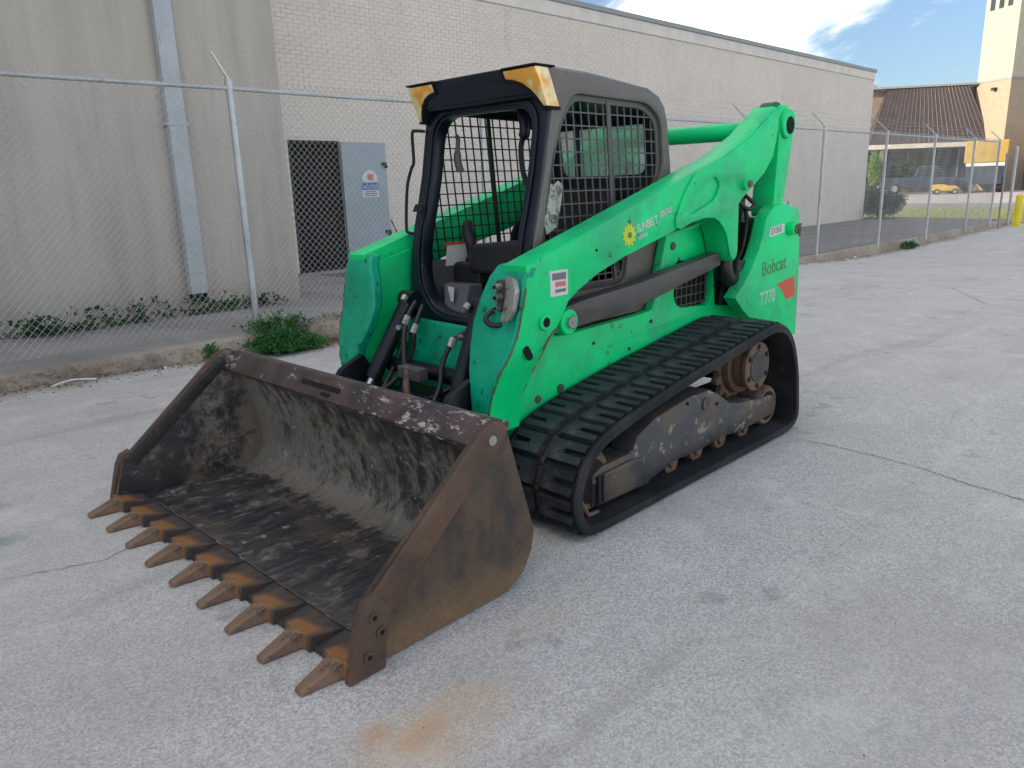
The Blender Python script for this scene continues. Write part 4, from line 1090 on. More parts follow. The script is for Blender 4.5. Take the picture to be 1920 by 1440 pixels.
    bm = bmesh.new(); b_cyl_y(bm, -.02, 1.825, .095, .535, .62, 28); K(finish('pivot_cap', bm, M['green_dark'], l, smooth=40, bevel=.006))
    P_(K(plate('leg_web', [(2.24, 1.10), (1.95, 1.16), (1.86, .85), (2.02, .50), (2.28, .45), (2.34, .66), (2.30, .85), (2.26, 1.0)], [], .482, .50, M['green'], T, bevel=.003)))
    # grey lower link
    g = P_(K(plate('lower_link', rounded([(1.975, .93), (1.96, .82), (1.34, .865), (.56, 1.00), (.58, 1.075), (1.34, .985), (1.77, .955)], .015), [], .535, .615, M['link'], T, bevel=.008)))
    # lift cylinder
    bm = bmesh.new(); b_tube(bm, [(.28, .46, .72), (.12, .46, 1.22)], .048, 16); b_tube(bm, [(.12, .46, 1.22), (-.02, .46, 1.62)], .026, 12)
    P_(K(finish('lift_cylinder', bm, M['black'], T, smooth=50)))
    return a
near_arm = make_arm(1); far_arm = make_arm(-1)
bm = bmesh.new(); b_tube(bm, [(.20, -.53, 1.752), (.20, .53, 1.752)], .052, 24); P_(finish('arm_cross_tube', bm, M['green'], T, smooth=50))
# rear engine cover, uprights and tail plates
bm = bmesh.new()
b_hexa(bm, [(-.20, -.44, 1.0), (.60, -.44, 1.0), (.60, .44, 1.0), (-.20, .44, 1.0), (-.16, -.36, 1.40), (.58, -.36, 1.42), (.58, .36, 1.42), (-.16, .36, 1.40)])
P_(finish('engine_cover', bm, M['green_dark'], T, bevel=.03, seg=3))
bm = bmesh.new(); b_tube(bm, [(.70, .20, 1.40), (.70, .20, 1.52), (.70, .22, 1.56)], .045, 16); P_(finish('exhaust_stub', bm, M['green_dark'], T, smooth=50))
tg = [(.10, 1.295), (.06, 1.315), (-.06, 1.325), (-.25, 1.29), (-.29, 1.25), (-.33, .84), (-.335, .46), (-.20, .48), (-.10, .575), (.32, .668), (.40, .72), (.50, .805), (.41, .87), (.32, .96), (.25, 1.05), (.20, 1.14), (.16, 1.25)]
tail = P_(plate('tail_panel', tg, [], .60, .682, M['green'], T, bevel=.006)); tf = P_(mirror_y(tail))
bm = bmesh.new(); b_box(bm, -.32, -.12, -.598, .598, .47, 1.24); P_(finish('tailgate', bm, M['green_dark'], T, bevel=.02))
bm = bmesh.new(); b_cyl_y(bm, -.145, 1.17, .042, .682, .725, 24); q_ = finish('tail_pin', bm, M['green'], tail, smooth=40, bevel=.004)
bm = bmesh.new(); b_cyl_y(bm, -.16, 1.165, .03, .7255, .735, 12); b_box(bm, -.19, -.16, .7355, .742, 1.12, 1.20); finish('pin_keeper', bm, M['rust'], tail, bevel=.002)
bm = bmesh.new(); b_tube(bm, [(-.205, .64, 1.30), (-.205, .64, 1.335)], .007, 8); finish('grease_nipple', bm, M['steel'], tail)
bm = bmesh.new(); b_box(bm, -.345, -.322, -.60, .60, .46, 1.24); P_(finish('rear_bumper_edge', bm, M['black'], T, bevel=.004))
# decals on tail panel and arm
bm = bmesh.new(); b_hexa(bm, [(.115, .682, 1.130), (-.075, .682, 1.150), (-.075, .6835, 1.150), (.115, .6835, 1.130), (.115, .682, 1.185), (-.075, .682, 1.205), (-.075, .6835, 1.205), (.115, .6835, 1.185)]); finish('number_plate_decal', bm, M['white_decal'], tail)
text_mesh('decal_number', 'SX060', .060, M['grey_ink'], tail, side_matrix(.10, .684, 1.142, R(6)), sx=.9)
text_mesh('maker_lettering', 'Bobcat', .125, M['faded_brown'], tail, side_matrix(.19, .6832, .90, R(4)), bold=.001, sx=.92)
text_mesh('model_lettering', 'T770', .115, M['faded_white'], tail, side_matrix(.20, .6832, .72, R(3)), bold=.001, sx=.85)
plate('red_swoosh', [(-.02, .83), (-.26, .86), (-.285, .73), (-.16, .715), (-.10, .78)], [], .682, .6835, M['red_decal'], tail, bevel=0)
def sun_logo(cx, cz, par):
    pts = []
    n = 11
    for i in range(n*4):
        a = 2*math.pi*i/(n*4); r_ = .058 if i % 4 in (1, 2) else .043
        pts.append((cx+math.cos(a)*r_*.95, cz+math.sin(a)*r_))
    plate('sun_emblem', pts, [], .661, .6622, M['yellow_decal'], par, bevel=0)
    bm = bmesh.new(); b_cyl_y(bm, cx-.004, cz, .015, .6625, .6635, 16); finish('emblem_centre', bm, M['faded_brown'], par)
sun_logo(1.52, 1.232, near_arm)
text_mesh('hire_lettering', 'SUNBELT', .056, M['white_decal'], near_arm, side_matrix(1.455, .6622, 1.238, R(13)), bold=.0008, sx=.78)
text_mesh('hire_lettering', 'RENTALS', .045, M['white_decal'], near_arm, side_matrix(1.262, .6622, 1.300, R(14)), bold=.0006, sx=.60)
text_mesh('hire_lettering', 'RENTALS', .024, M['white_decal'], near_arm, side_matrix(1.445, .6622, 1.205, R(13)), bold=.0006, sx=.80)
bm = bmesh.new(); b_box(bm, 1.985, 2.10, .6605, .6700, 1.005, 1.115)
st = finish('warning_sticker', bm, M['white_decal'], near_arm)
bm = bmesh.new(); b_box(bm, 1.998, 2.088, .6703, .6710, 1.075, 1.105); finish('sticker_print', bm, M['grey_ink'], near_arm)
bm = bmesh.new(); b_box(bm, 2.0, 2.07, .6703, .6710, 1.045, 1.066); finish('sticker_print', bm, M['pink_ink'], near_arm)
bm = bmesh.new(); b_box(bm, 2.0, 2.07, .6703, .6710, 1.02, 1.034); finish('sticker_print', bm, M['grey_ink'], near_arm)
# hydraulic coupler block on the near arm front
bm = bmesh.new(); b_box(bm, 2.235, 2.292, .53, .60, .955, 1.09); finish('coupler_block', bm, M['iron'], near_arm, bevel=.006)
plate('coupler_guard', rounded([(.585, 1.11), (.635, 1.10), (.655, 1.05), (.652, .97), (.625, .92), (.585, .925), (.595, .97), (.600, 1.04)], .008), [], 0, .03, M['steel'], near_arm, axis='x', bevel=.003, fn=lambda v: Vector((v.x+2.262+(1.10-v.z)*.22, v.y, v.z)))
for z, r_ in ((1.065, .017), (1.02, .019), (.975, .015)):
    bm = bmesh.new(); b_tube(bm, [(2.285, .555, z), (2.325, .555, z)], [r_, r_*.8], 12); finish('hydraulic_coupler', bm, M['steel'], near_arm, smooth=50)
    bm = bmesh.new(); b_tube(bm, [(2.326, .555, z), (2.329, .555, z)], r_*.5, 10); finish('coupler_hole_shade', bm, M['hole'], near_arm)  # black disc for the shade in the coupler mouth
bm = bmesh.new(); b_tube(bm, smooth_path([(2.29, .51, .96), (2.33, .50, .93), (2.32, .52, .90), (2.29, .56, .90)], 4), .012, 8); finish('coupler_hose', bm, M['hose'], near_arm, smooth=60)

# tilt cylinders, quick-attach frame ------------------------------------
for s in (-1, 1):
    yb, yt = s*.345, s*.27
    bm = bmesh.new(); b_tube(bm, [(2.14, yt, .93), (2.37, s*.325, .54)], .043, 18)
    tc_ = P_(finish('tilt_cylinder', bm, M['black'], T, smooth=50, bevel=.004))
    bm = bmesh.new(); b_tube(bm, [(2.37, s*.325, .54), (2.45, s*.345, .41)], .024, 14); finish('rod', bm, M['chrome'], tc_, smooth=50)
    bm = bmesh.new(); b_tube(bm, [(2.14, yt-.05, .93), (2.14, yt+.05, .93)], .042, 16); finish('clevis', bm, M['black'], tc_, smooth=50)
    bm = bmesh.new(); b_tube(bm, [(2.19, yt-s*.03, .95), (2.21, yt-s*.035, .93)], .018, 8); b_tube(bm, [(2.235, yt-s*.035, .80), (2.26, yt-s*.045, .80)], .014, 8); finish('hose_fitting', bm, M['steel'], tc_)
bm = bmesh.new()
b_box(bm, 2.44, 2.52, -.55, .55, .34, .44); b_box(bm, 2.50, 2.56, -.58, .58, .10, .56)
P_(finish('quick_attach', bm, M['black'], T, bevel=.01))
for s in (-1, 1):
    P_(plate('attach_bracket', rounded([(2.30, .55), (2.36, .66), (2.50, .60), (2.56, .50), (2.56, .12), (2.46, .10), (2.40, .40)], .02), [], s*.42-.02, s*.42+.02, M['black'], T, bevel=.004))
    bm = bmesh.new(); b_tube(bm, [(2.30, s*.52, .44), (2.30, s*.30, .44)], .04, 16); P_(finish('attach_pin', bm, M['link'], T, smooth=50))
# lever and small brown bracket in the front opening
bm = bmesh.new(); b_tube(bm, smooth_path([(2.40, .02, .66), (2.44, .05, .58), (2.47, .10, .50)], 4), .017, 8); P_(finish('wedge_lever', bm, M['rust'], T, smooth=60))
bm = bmesh.new(); b_box(bm, 2.36, 2.42, -.04, .12, .60, .66); P_(finish('lever_bracket', bm, M['link'], T, bevel=.006))
random.seed(5)
hp = [[(2.16, -.20, .92), (2.24, -.18, .84), (2.28, -.16, .72), (2.33, -.10, .58), (2.42, .0, .50)],
      [(2.14, -.17, .90), (2.23, -.13, .80), (2.24, -.15, .68), (2.31, -.2, .55), (2.44, -.22, .48)],
      [(2.14, .16, .80), (2.22, .14, .76), (2.27, .12, .66), (2.33, .16, .56), (2.45, .2, .45)],
      [(2.12, .20, .78), (2.21, .20, .70), (2.27, .21, .58), (2.36, .1, .50), (2.42, -.05, .44)],
      [(2.12, -.22, .80), (2.20, -.25, .74), (2.25, -.27, .62), (2.36, -.25, .50)]]
for p in hp:
    bm = bmesh.new(); b_tube(bm, smooth_path(p, 6), .014, 8); h_ = P_(finish('hydraulic_hose', bm, M['hose'], T, smooth=60))
    v = Vector(p[1]); bm = bmesh.new(); b_tube(bm, [v+Vector((-.012, 0, .02)), v+Vector((.012, 0, -.02))], .019, 8); finish('hose_ferrule', bm, M['steel'], h_)
for p in ([(.30, .50, 1.42), (.36, .53, 1.33), (.30, .55, 1.20), (.33, .56, 1.0), (.42, .56, .90)],
          [(.22, .50, 1.50), (.26, .55, 1.38), (.18, .56, 1.25), (.22, .56, 1.05), (.36, .56, .92)],
          [(.38, .50, 1.45), (.31, .56, 1.36), (.20, .58, 1.30), (.12, .58, 1.33)],
          [(.25, .48, 1.46), (.15, .53, 1.38), (.10, .55, 1.34)]):
    bm = bmesh.new(); b_tube(bm, smooth_path(p, 6), .013, 8); P_(finish('hydraulic_hose', bm, M['hose'], T, smooth=60))
bm = bmesh.new(); b_tube(bm, smooth_path([(.44, .58, 1.10), (.46, .585, .97), (.41, .59, .90), (.33, .59, .90), (.30, .58, 1.0)], 6), .045, 12); P_(finish('hose_guard', bm, M['hose'], T, smooth=60))

# cab ---------------------------------------------------------------
XZ = [(.60, 2.09), (.70, 2.07), (.9, 2.02), (1.25, 1.964), (1.35, 1.933), (1.54, 1.883), (1.82, 1.832), (2.1, 1.80)]
def xf(z):
    for (a, xa_), (b, xb_) in zip(XZ, XZ[1:]):
        if z <= b: return xa_+(xb_-xa_)*(z-a)/(b-a)
    return XZ[-1][1]
outer = [(-.437, 1.90), (-.437, 1.02), (-.40, .90), (-.30, .78), (-.22, .70), (.22, .70), (.30, .78), (.40, .90), (.437, 1.02), (.437, 1.90)]
# subdivide long edges so that the slanted front follows xf
def subdiv(pl, mx_=.08):
    res = []
    for i in range(len(pl)):
        a = Vector(pl[i]).to_2d(); b = Vector(pl[(i+1) % len(pl)]).to_2d(); n = max(1, int((b-a).length/mx_))
        for k in range(n): res.append(tuple(a+(b-a)*k/n))
    return res
inner = rounded([(-.345, 1.83), (-.345, 1.05), (-.28, .93), (-.16, .85), (.16, .85), (.28, .93), (.345, 1.05), (.345, 1.83)], .13, 6)
cab = P_(plate('cab_frame', subdiv(outer), [subdiv(inner)], -.075, 0, M['cabblack'], T, axis='x', bevel=.008, fn=lambda v: Vector((v.x+xf(v.z), v.y, v.z))))
# raised rim round the door opening
rim_o = rounded([(-.39, 1.87), (-.39, 1.04), (-.32, .90), (-.19, .80), (.19, .80), (.32, .90), (.39, 1.04), (.39, 1.87)], .15, 6)
rim_i = rounded([(-.36, 1.845), (-.36, 1.05), (-.295, .925), (-.17, .835), (.17, .835), (.295, .925), (.36, 1.05), (.36, 1.845)], .14, 6)
P_(plate('door_rim', subdiv(rim_o), [subdiv(rim_i)], .001, .014, M['cabblack'], T, axis='x', bevel=.004, fn=lambda v: Vector((v.x+xf(v.z), v.y, v.z))))
side = [(1.90, 1.985), (1.5, 1.975), (1.07, 1.945), (.97, 1.91), (.915, 1.86), (.885, 1.79), (.85, 1.59), (.83, 1.45), (.98, 1.10), (1.0, .79), (2.03, .79), (2.005, .90), (1.955, 1.22), (1.92, 1.35), (1.87, 1.54), (1.82, 1.80), (1.84, 1.86)]
win = rounded([(1.67, 1.885), (1.07, 1.872), (.945, 1.80), (.915, 1.55), (.98, 1.42), (1.22, 1.20), (1.25, .96), (1.86, .96), (1.90, 1.20), (1.865, 1.38), (1.81, 1.62), (1.76, 1.76)], .06, 5)
for s in (1, -1):
    y0, y1 = (.412, .445) if s > 0 else (-.445, -.412)
    sp_ = P_(plate('cab_side', side, [win], y0, y1, M['cabgrey'] if s > 0 else M['cabblack'], T, bevel=.008))
    wf_i = [(a*0.93+1.38*.07, b*.93+1.45*.07) for a, b in win]
    finish('window_frame', bmesh.new(), M['cabgrey'], sp_) if False else None
    plate('window_frame', win, [wf_i], s*.420-.006, s*.420+.006, M['screen'] if s > 0 else M['screen_dark'], sp_, bevel=.003)
    finish('window_screen', bars(wf_i, .0575, .0600, .0068, s*.418-.003, .006, slant=.10), M['screen'] if s > 0 else M['screen_dark'], sp_)
    bm = bmesh.new(); b_hexa(bm, [(1.30, s*.425-.004, .97), (1.325, s*.425-.004, .97), (1.325, s*.425+.006, .97), (1.30, s*.425+.006, .97), (1.375, s*.425-.004, 1.87), (1.40, s*.425-.004, 1.87), (1.40, s*.425+.006, 1.87), (1.375, s*.425+.006, 1.87)])
    finish('screen_rib', bm, M['screen'] if s > 0 else M['screen_dark'], sp_, bevel=.002)
# roof
bm = bmesh.new()
rows = [(1.915, .43, 1.95, 1.995), (1.86, .435, 1.86, 2.002), (1.5, .437, 1.90, 1.995), (1.07, .437, 1.88, 1.962), (.96, .432, 1.84, 1.92), (.90, .42, 1.78, 1.84)]
rr_ = [[bm.verts.new(p) for p in ((x, -y, z0), (x, y, z0), (x, y, z1-.022), (x, y-.05, z1), (x, -y+.05, z1), (x, -y, z1-.022))] for x, y, z0, z1 in rows]
for q, r_ in zip(rr_, rr_[1:]):
    for k in range(6): bm.faces.new((q[k], q[(k+1) % 6], r_[(k+1) % 6], r_[k]))
bm.faces.new(rr_[0]); bm.faces.new(rr_[-1][::-1])
P_(finish('cab_roof', bm, M['cabblack'], T, smooth=35, bevel=.006))
bm = bmesh.new(); b_hexa(bm, [(1.83, -.43, 1.875), (1.875, -.43, 1.875), (1.875, .43, 1.875), (1.83, .43, 1.875), (1.83, -.43, 1.97), (1.925, -.43, 1.97), (1.925, .43, 1.97), (1.83, .43, 1.97)]); P_(finish('roof_brow', bm, M['cabblack'], T, bevel=.006))
# amber corner lights
for s in (-1, 1):
    pl = [(s*.25, 1.980), (s*.449, 1.980), (s*.452, 1.93), (s*.452, 1.82), (s*.432, 1.818), (s*.412, 1.855), (s*.385, 1.89), (s*.345, 1.92), (s*.30, 1.937), (s*.25, 1.945)]
    fnl = lambda v: Vector((v.x+(1.862+(v.z-1.82)*.45), v.y, v.z))
    l_ = P_(plate('corner_light', subdiv(pl, .05), [], -.09, .0, M['amber'], T, axis='x', bevel=.006, fn=fnl))
    bm = bmesh.new(); b_box(bm, 1.80, 1.940, min(s*.240, s*.455), max(s*.240, s*.455), 1.984, 1.993); finish('light_hood', bm, M['hole'], l_, bevel=.008)
    pl2 = [(s*.238, 1.984), (s*.249, 1.984), (s*.249, 1.9435), (s*.299, 1.9355), (s*.344, 1.9185), (s*.384, 1.8885), (s*.411, 1.8535), (s*.431, 1.8165), (s*.455, 1.8185), (s*.455, 1.806), (s*.425, 1.804), (s*.402, 1.845), (s*.375, 1.878), (s*.337, 1.906), (s*.294, 1.923), (s*.238, 1.931)]
    plate('light_bezel', pl2, [], -.09, .004, M['hole'], l_, axis='x', bevel=.001, fn=fnl)
# rear wall with window
rw = rounded([(-.31, 1.86), (-.31, 1.52), (.31, 1.52), (.31, 1.86)], .07, 5)
XB = [(.7, 1.0), (1.1, .98), (1.45, .84), (1.6, .86), (1.8, .895), (2.0, .93)]
def xb_(z):
    for (a, p), (b, q) in zip(XB, XB[1:]):
        if z <= b: return p+(q-p)*(z-a)/(b-a)
    return XB[-1][1]
P_(plate('cab_rear_wall', subdiv([(-.41, 1.90), (-.41, .79), (.41, .79), (.41, 1.90)]), [subdiv(rw)], 0, .03, M['cabblack'], T, axis='x', bevel=.003, fn=lambda v: Vector((v.x+xb_(v.z), v.y, v.z))))
pr = P_(plate('rear_window', subdiv(rw), [], .010, .014, M['pane'], T, axis='x', bevel=0, fn=lambda v: Vector((v.x+xb_(v.z), v.y, v.z))))
bm = bmesh.new(); b_tube(bm, [(.93, -.14, 1.50), (.95, -.14, 1.90)], .018, 8); P_(finish('window_post', bm, M['cabblack'], T))
# interior
bm = bmesh.new(); b_box(bm, 1.02, 1.98, -.405, .405, .74, .79); P_(finish('cab_floor', bm, M['seat'], T))
bm = bmesh.new()
b_hexa(bm, [(1.10, -.22, .98), (1.62, -.22, .96), (1.62, .22, .96), (1.10, .22, .98), (1.10, -.21, 1.06), (1.60, -.21, 1.05), (1.60, .21, 1.05), (1.10, .21, 1.06)])
b_hexa(bm, [(1.08, -.20, 1.02), (1.20, -.20, 1.02), (1.20, .20, 1.02), (1.08, .20, 1.02), (.99, -.18, 1.44), (1.08, -.18, 1.46), (1.08, .18, 1.46), (.99, .18, 1.44)])
P_(finish('seat', bm, M['seat'], T, bevel=.03, seg=3, smooth=50))
bm = bmesh.new(); b_box(bm, 1.15, 1.55, -.20, .20, .79, .96); P_(finish('seat_base', bm, M['seat'], T))
bm = bmesh.new(); b_hexa(bm, [(1.72, -.19, 1.04), (1.80, -.19, 1.03), (1.80, .20, 1.03), (1.72, .20, 1.04), (1.71, -.19, 1.185), (1.78, -.19, 1.18), (1.78, .22, 1.215), (1.71, .22, 1.22)])
P_(finish('lap_bar_pad', bm, M['seat'], T, bevel=.025, seg=3, smooth=50))
bm = bmesh.new()
for s in (-1, 1): b_tube(bm, smooth_path([(1.05, s*.32, 1.06), (1.30, s*.32, 1.08), (1.60, s*.29, 1.10), (1.76, s*.20, 1.12)], 4), .018, 8)
P_(finish('lap_bar', bm, M['black'], T, smooth=60))
for s, lz in ((-1, 1.27), (1, 1.20)):
    bm = bmesh.new(); b_tube(bm, smooth_path([(1.62, s*.27, .98), (1.68, s*.27, 1.10), (1.70, s*.27, 1.18), (1.69, s*.30, lz-.02), (1.66, s*.33, lz+.01)], 4), [.05]*5+[.03]*4+[.034]*4+[.03]*4, 10); P_(finish('joystick', bm, M['seat'], T, smooth=60))
    bm = bmesh.new(); b_box(bm, 1.45, 1.76, min(s*.14, s*.36), max(s*.14, s*.36), .79, 1.08); P_(finish('control_tower', bm, M['seat'], T, bevel=.02))
# liner panels on the inside of the far wall
bm = bmesh.new(); b_hexa(bm, [(1.30, -.40, .80), (1.98, -.385, .80), (1.98, -.36, .80), (1.30, -.37, .80), (1.30, -.41, 1.08), (1.90, -.405, 1.10), (1.90, -.375, 1.10), (1.30, -.38, 1.08)]); P_(finish('liner_panel', bm, M['grey_plastic'], T, bevel=.008))
bm = bmesh.new(); b_hexa(bm, [(1.55, -.372, 1.06), (1.80, -.372, 1.06), (1.80, -.370, 1.06), (1.55, -.370, 1.06), (1.55, -.378, 1.17), (1.78, -.378, 1.17), (1.78, -.376, 1.17), (1.55, -.376, 1.17)]); P_(finish('safety_label', bm, M['white_decal'], T))
bm = bmesh.new(); b_box(bm, 1.55, 1.80, -.3755, -.3735, 1.172, 1.187); P_(finish('label_header', bm, M['red_decal'], T))
bm = bmesh.new(); b_hexa(bm, [(1.86, -.28, .82), (1.97, -.20, .82), (1.97, -.06, .82), (1.80, -.06, .82), (1.80, -.33, .98), (1.90, -.28, .98), (1.88, -.10, .98), (1.78, -.10, .98)]); P_(finish('foot_panel', bm, M['grey_plastic'], T, bevel=.01))
bm = bmesh.new(); b_hexa(bm, [(1.92, -.22, .90), (1.95, -.15, .90), (1.948, -.15, .90), (1.918, -.22, .90), (1.905, -.24, .97), (1.93, -.16, .97), (1.928, -.16, .97), (1.903, -.24, .97)]); P_(finish('foot_label', bm, M['white_decal'], T))
bm = bmesh.new(); b_hexa(bm, [(1.70, .10, .80), (1.96, .10, .80), (1.96, .33, .80), (1.70, .33, .80), (1.72, .12, .90), (1.90, .12, .90), (1.90, .32, .90), (1.72, .32, .90)]); P_(finish('foot_pedal', bm, M['grey_plastic'], T, bevel=.01))
# hanging grab handles and outside handle
bm = bmesh.new(); b_tube(bm, smooth_path([(1.72, .16, 1.84), (1.74, .20, 1.74), (1.75, .18, 1.66), (1.75, .19, 1.54), (1.77, .25, 1.46), (1.80, .34, 1.42)], 5), [.028]*8+[.014]*18, 8); P_(finish('headliner_handle', bm, M['black'], T, smooth=60))
bm = bmesh.new(); b_tube(bm, smooth_path([(1.72, -.32, 1.74), (1.74, -.29, 1.72), (1.75, -.29, 1.62), (1.74, -.28, 1.56)], 4), [.012]*7+[.02]*6, 6); P_(finish('cable', bm, M['screen'], T, smooth=60))
bm = bmesh.new(); b_tube(bm, smooth_path([(1.85, -.43, 1.77), (1.87, -.475, 1.775), (1.885, -.49, 1.76), (1.89, -.485, 1.62), (1.91, -.485, 1.58), (1.93, -.505, 1.48), (1.955, -.50, 1.28), (1.96, -.475, 1.25), (1.95, -.43, 1.245)], 5), .0085, 8); P_(finish('outside_grab_handle', bm, M['black'], T, smooth=60))
bm = bmesh.new(); b_hexa(bm, [(1.965, -.40, 1.36), (1.99, -.40, 1.36), (1.99, -.33, 1.36), (1.965, -.33, 1.36), (1.955, -.39, 1.40), (1.975, -.39, 1.40), (1.975, -.34, 1.40), (1.955, -.34, 1.40)]); P_(finish('door_latch', bm, M['black'], T, bevel=.006))
# torn liner / worn patch on the near side screen
plate_w = [(1.835, 1.49), (1.80, 1.475), (1.77, 1.495), (1.735, 1.475), (1.745, 1.41), (1.76, 1.35), (1.785, 1.28), (1.82, 1.265), (1.855, 1.25), (1.87, 1.30), (1.855, 1.40)]
P_(plate('torn_sheet', plate_w, [], .4305, .4325, M['torn'], T, bevel=0))

# tracks ------------------------------------------------------------
prof = [(2.12, .003), (1.75, .003), (1.40, .003), (1.0, .003), (.60, .003), (.36, .005), (.255, .024), (.205, .075), (.200, .14), (.215, .24), (.235, .35), (.275, .47), (.335, .58), (.42, .655), (.52, .69), (.63, .692), (.9, .655), (1.16, .618), (1.42, .582), (1.65, .545), (1.86, .507), (2.04, .468), (2.16, .425), (2.245, .36), (2.298, .27), (2.315, .19), (2.295, .09), (2.23, .022)]
def resample(pl, n):
    P = smooth_path([(x, z, 0) for x, z in pl]+[(pl[0][0], pl[0][1], 0)], 8)
    L = [0]
    for a, b in zip(P, P[1:]): L.append(L[-1]+(b-a).length)
    res = []; j = 0
    for i in range(n):
        t = L[-1]*i/n
        while L[j+1] < t: j += 1
        u_ = (t-L[j])/(L[j+1]-L[j]); res.append(P[j].lerp(P[j+1], u_))
    return res, L[-1]
NL = 38
belt_pts, BLn = resample(prof, NL*4)
pitch = BLn/NL
def belt_frame(i):
    n = len(belt_pts); a = belt_pts[(i-1) % n]; b = belt_pts[(i+1) % n]
    d = (b-a).normalized(); nn_ = Vector((-d.y, d.x, 0))       # prof runs clockwise in x-z ... outward normal fixed below
    c = Vector((1.2, .35, 0))
    if nn_.dot(belt_pts[i % n]-c) < 0: nn_ = -nn_
    return belt_pts[i % n], d, nn_
LH = .024
def make_lug(w0, w1):  # chunky block
    """U shaped tread block: local x = along belt, y = across, z = outwards"""
    bm = bmesh.new(); a = pitch
    hx = a*.42
    out2 = [(-hx, w0), (hx, w0), (hx, w1), (hx*.30, w1), (hx*.22, w0+(w1-w0)*.42), (-hx*.22, w0+(w1-w0)*.42), (-hx*.30, w1), (-hx, w1)]
    lo_ = [bm.verts.new((x, y, -.004)) for x, y in out2]; hi_ = [bm.verts.new((x*.90, y, LH)) for x, y in out2]
    n = len(out2)
    for i in range(n): bm.faces.new((lo_[i], lo_[(i+1) % n], hi_[(i+1) % n], hi_[i]))
    bm.faces.new(hi_); bm.faces.new(lo_[::-1])
    bmesh.ops.recalc_face_normals(bm, faces=bm.faces)
    me = bpy.data.meshes.new('tread_lug'); bm.to_mesh(me); bm.free(); me.materials.append(M['lug']); return me
lug_out = make_lug(.025, .200); lug_in = make_lug(-.025, -.200)
YC = .748; HW = .231
bm = bmesh.new(); b_box(bm, -pitch*.17, pitch*.17, -.013, .013, -.006, .006)
LINKW = bpy.data.meshes.new('link_window_shade'); bmesh.ops.recalc_face_normals(bm, faces=bm.faces); bm.to_mesh(LINKW); bm.free(); LINKW.materials.append(M['hole'])  # black blocks for the shade in the belt's link windows
def make_track(s):
    bm = bmesh.new(); n = len(belt_pts); rings = []
    for i in range(n):
        p, d, nn_ = belt_frame(i)
        row = []
        for (yy, hh) in ((-HW, -.028), (-HW, .006), (-HW+.008, .017), (-HW+.020, .016), (-HW+.030, 0), (-.02, 0), (-.012, -.006), (.012, -.006), (.02, 0), (HW-.030, 0), (HW-.020, .016), (HW-.008, .017), (HW, .006), (HW, -.028)):
            q = p+nn_*(hh-LH+.004); row.append(bm.verts.new((q.x, s*YC+yy, q.y)))
        rings.append(row)
    for i in range(n):
        a, b = rings[i], rings[(i+1) % n]; m = len(a)
        for k in range(m): bm.faces.new((a[k], a[(k+1) % m], b[(k+1) % m], b[k]))
    t = P_(finish('rubber_track', bm, M['rubber'], T, smooth=35))
    # centre line with rusty link windows
    bm = bmesh.new(); bl = bmesh.new()
    for i in range(NL):
        for (w_, hgt, B_, ln) in ((.010, .003, bm, .96),):
            idx = i*4+2 if B_ is bl else i*4
            p, d, nn_ = belt_frame(idx)
            M_ = Matrix(((d.x, 0, nn_.x, p.x+nn_.x*(-LH)), (0, 1, 0, s*YC), (d.y, 0, nn_.y, p.y+nn_.y*(-LH)), (0, 0, 0, 1)))
            b_box(B_, -pitch*ln/2, pitch*ln/2, -w_, w_, -.006, hgt, M_)
    bl.free(); finish('centre_strip', bm, M['rust_line'], t)
    for i in range(NL):
        p, d, nn_ = belt_frame(i*4+2)
        o = link_mesh('link_window_shade', LINKW, None, t)
        o.matrix_local = Matrix(((d.x, 0, nn_.x, p.x+nn_.x*(-LH)), (0, 1, 0, s*YC), (d.y, 0, nn_.y, p.y+nn_.y*(-LH)), (0, 0, 0, 1)))
    for i in range(NL):
        p, d, nn_ = belt_frame(i*4)
        for me in (lug_out, lug_in):
            o = link_mesh('tread_lug', me, None, t)
            q = p+nn_*(-LH+.004)
            ph = 0
            o.matrix_local = Matrix(((d.x, 0, nn_.x, q.x), (0, 1, 0, s*YC), (d.y, 0, nn_.y, q.y), (0, 0, 0, 1)))
    # undercarriage
    def K(o):
        if s < 0:
            for v in o.data.vertices: v.co.y = -v.co.y
            o.data.flip_normals()
        return o
    fr = [(2.095, .085), (2.09, .235), (2.03, .26), (1.80, .265), (1.76, .33), (1.62, .385), (1.46, .405), (1.30, .425), (1.12, .42), (1.02, .375), (.90, .30), (.76, .272), (.38, .235), (.355, .18), (.37, .115), (.74, .10), (.98, .12), (1.22, .105), (1.45, .115), (1.72, .065)]
    u = P_(K(plate('undercarriage_frame', fr, [], .76, .895, M['iron'], T, bevel=.012)))
    K(plate('tensioner_cover', rounded([(2.08, .09), (2.075, .225), (1.83, .235), (1.74, .22), (1.73, .08)], .015), [], .896, .908, M['iron'], u, bevel=.004))
    K(plate('mud_flap', [(1.72, .30), (1.52, .385), (1.40, .33), (1.55, .26)], [], .8955, .8975, M['rust'], u, bevel=.0)) if False else None
    bm = bmesh.new(); b_cyl_y(bm, 1.16, .355, .034, .896, .903, 20); K(finish('frame_hole', bm, M['rust'], u))
    bm = bmesh.new(); b_cyl_y(bm, 1.05, .33, .009, .896, .902, 10); b_cyl_y(bm, 1.34, .395, .009, .896, .902, 10); K(finish('frame_bolt', bm, M['hole'], u))
    bm = bmesh.new(); b_box(bm, 2.035, 2.05, .909, .915, .10, .225); b_box(bm, 2.065, 2.08, .909, .915, .10, .225); K(finish('frame_rib', bm, M['black'], u))
    bm = bmesh.new(); b_tube(bm, [(2.20, .895, .17), (2.13, .895, .06), (2.06, .895, .055)], .012, 6); K(finish('scraper_bar', bm, M['rust'], u, smooth=60))
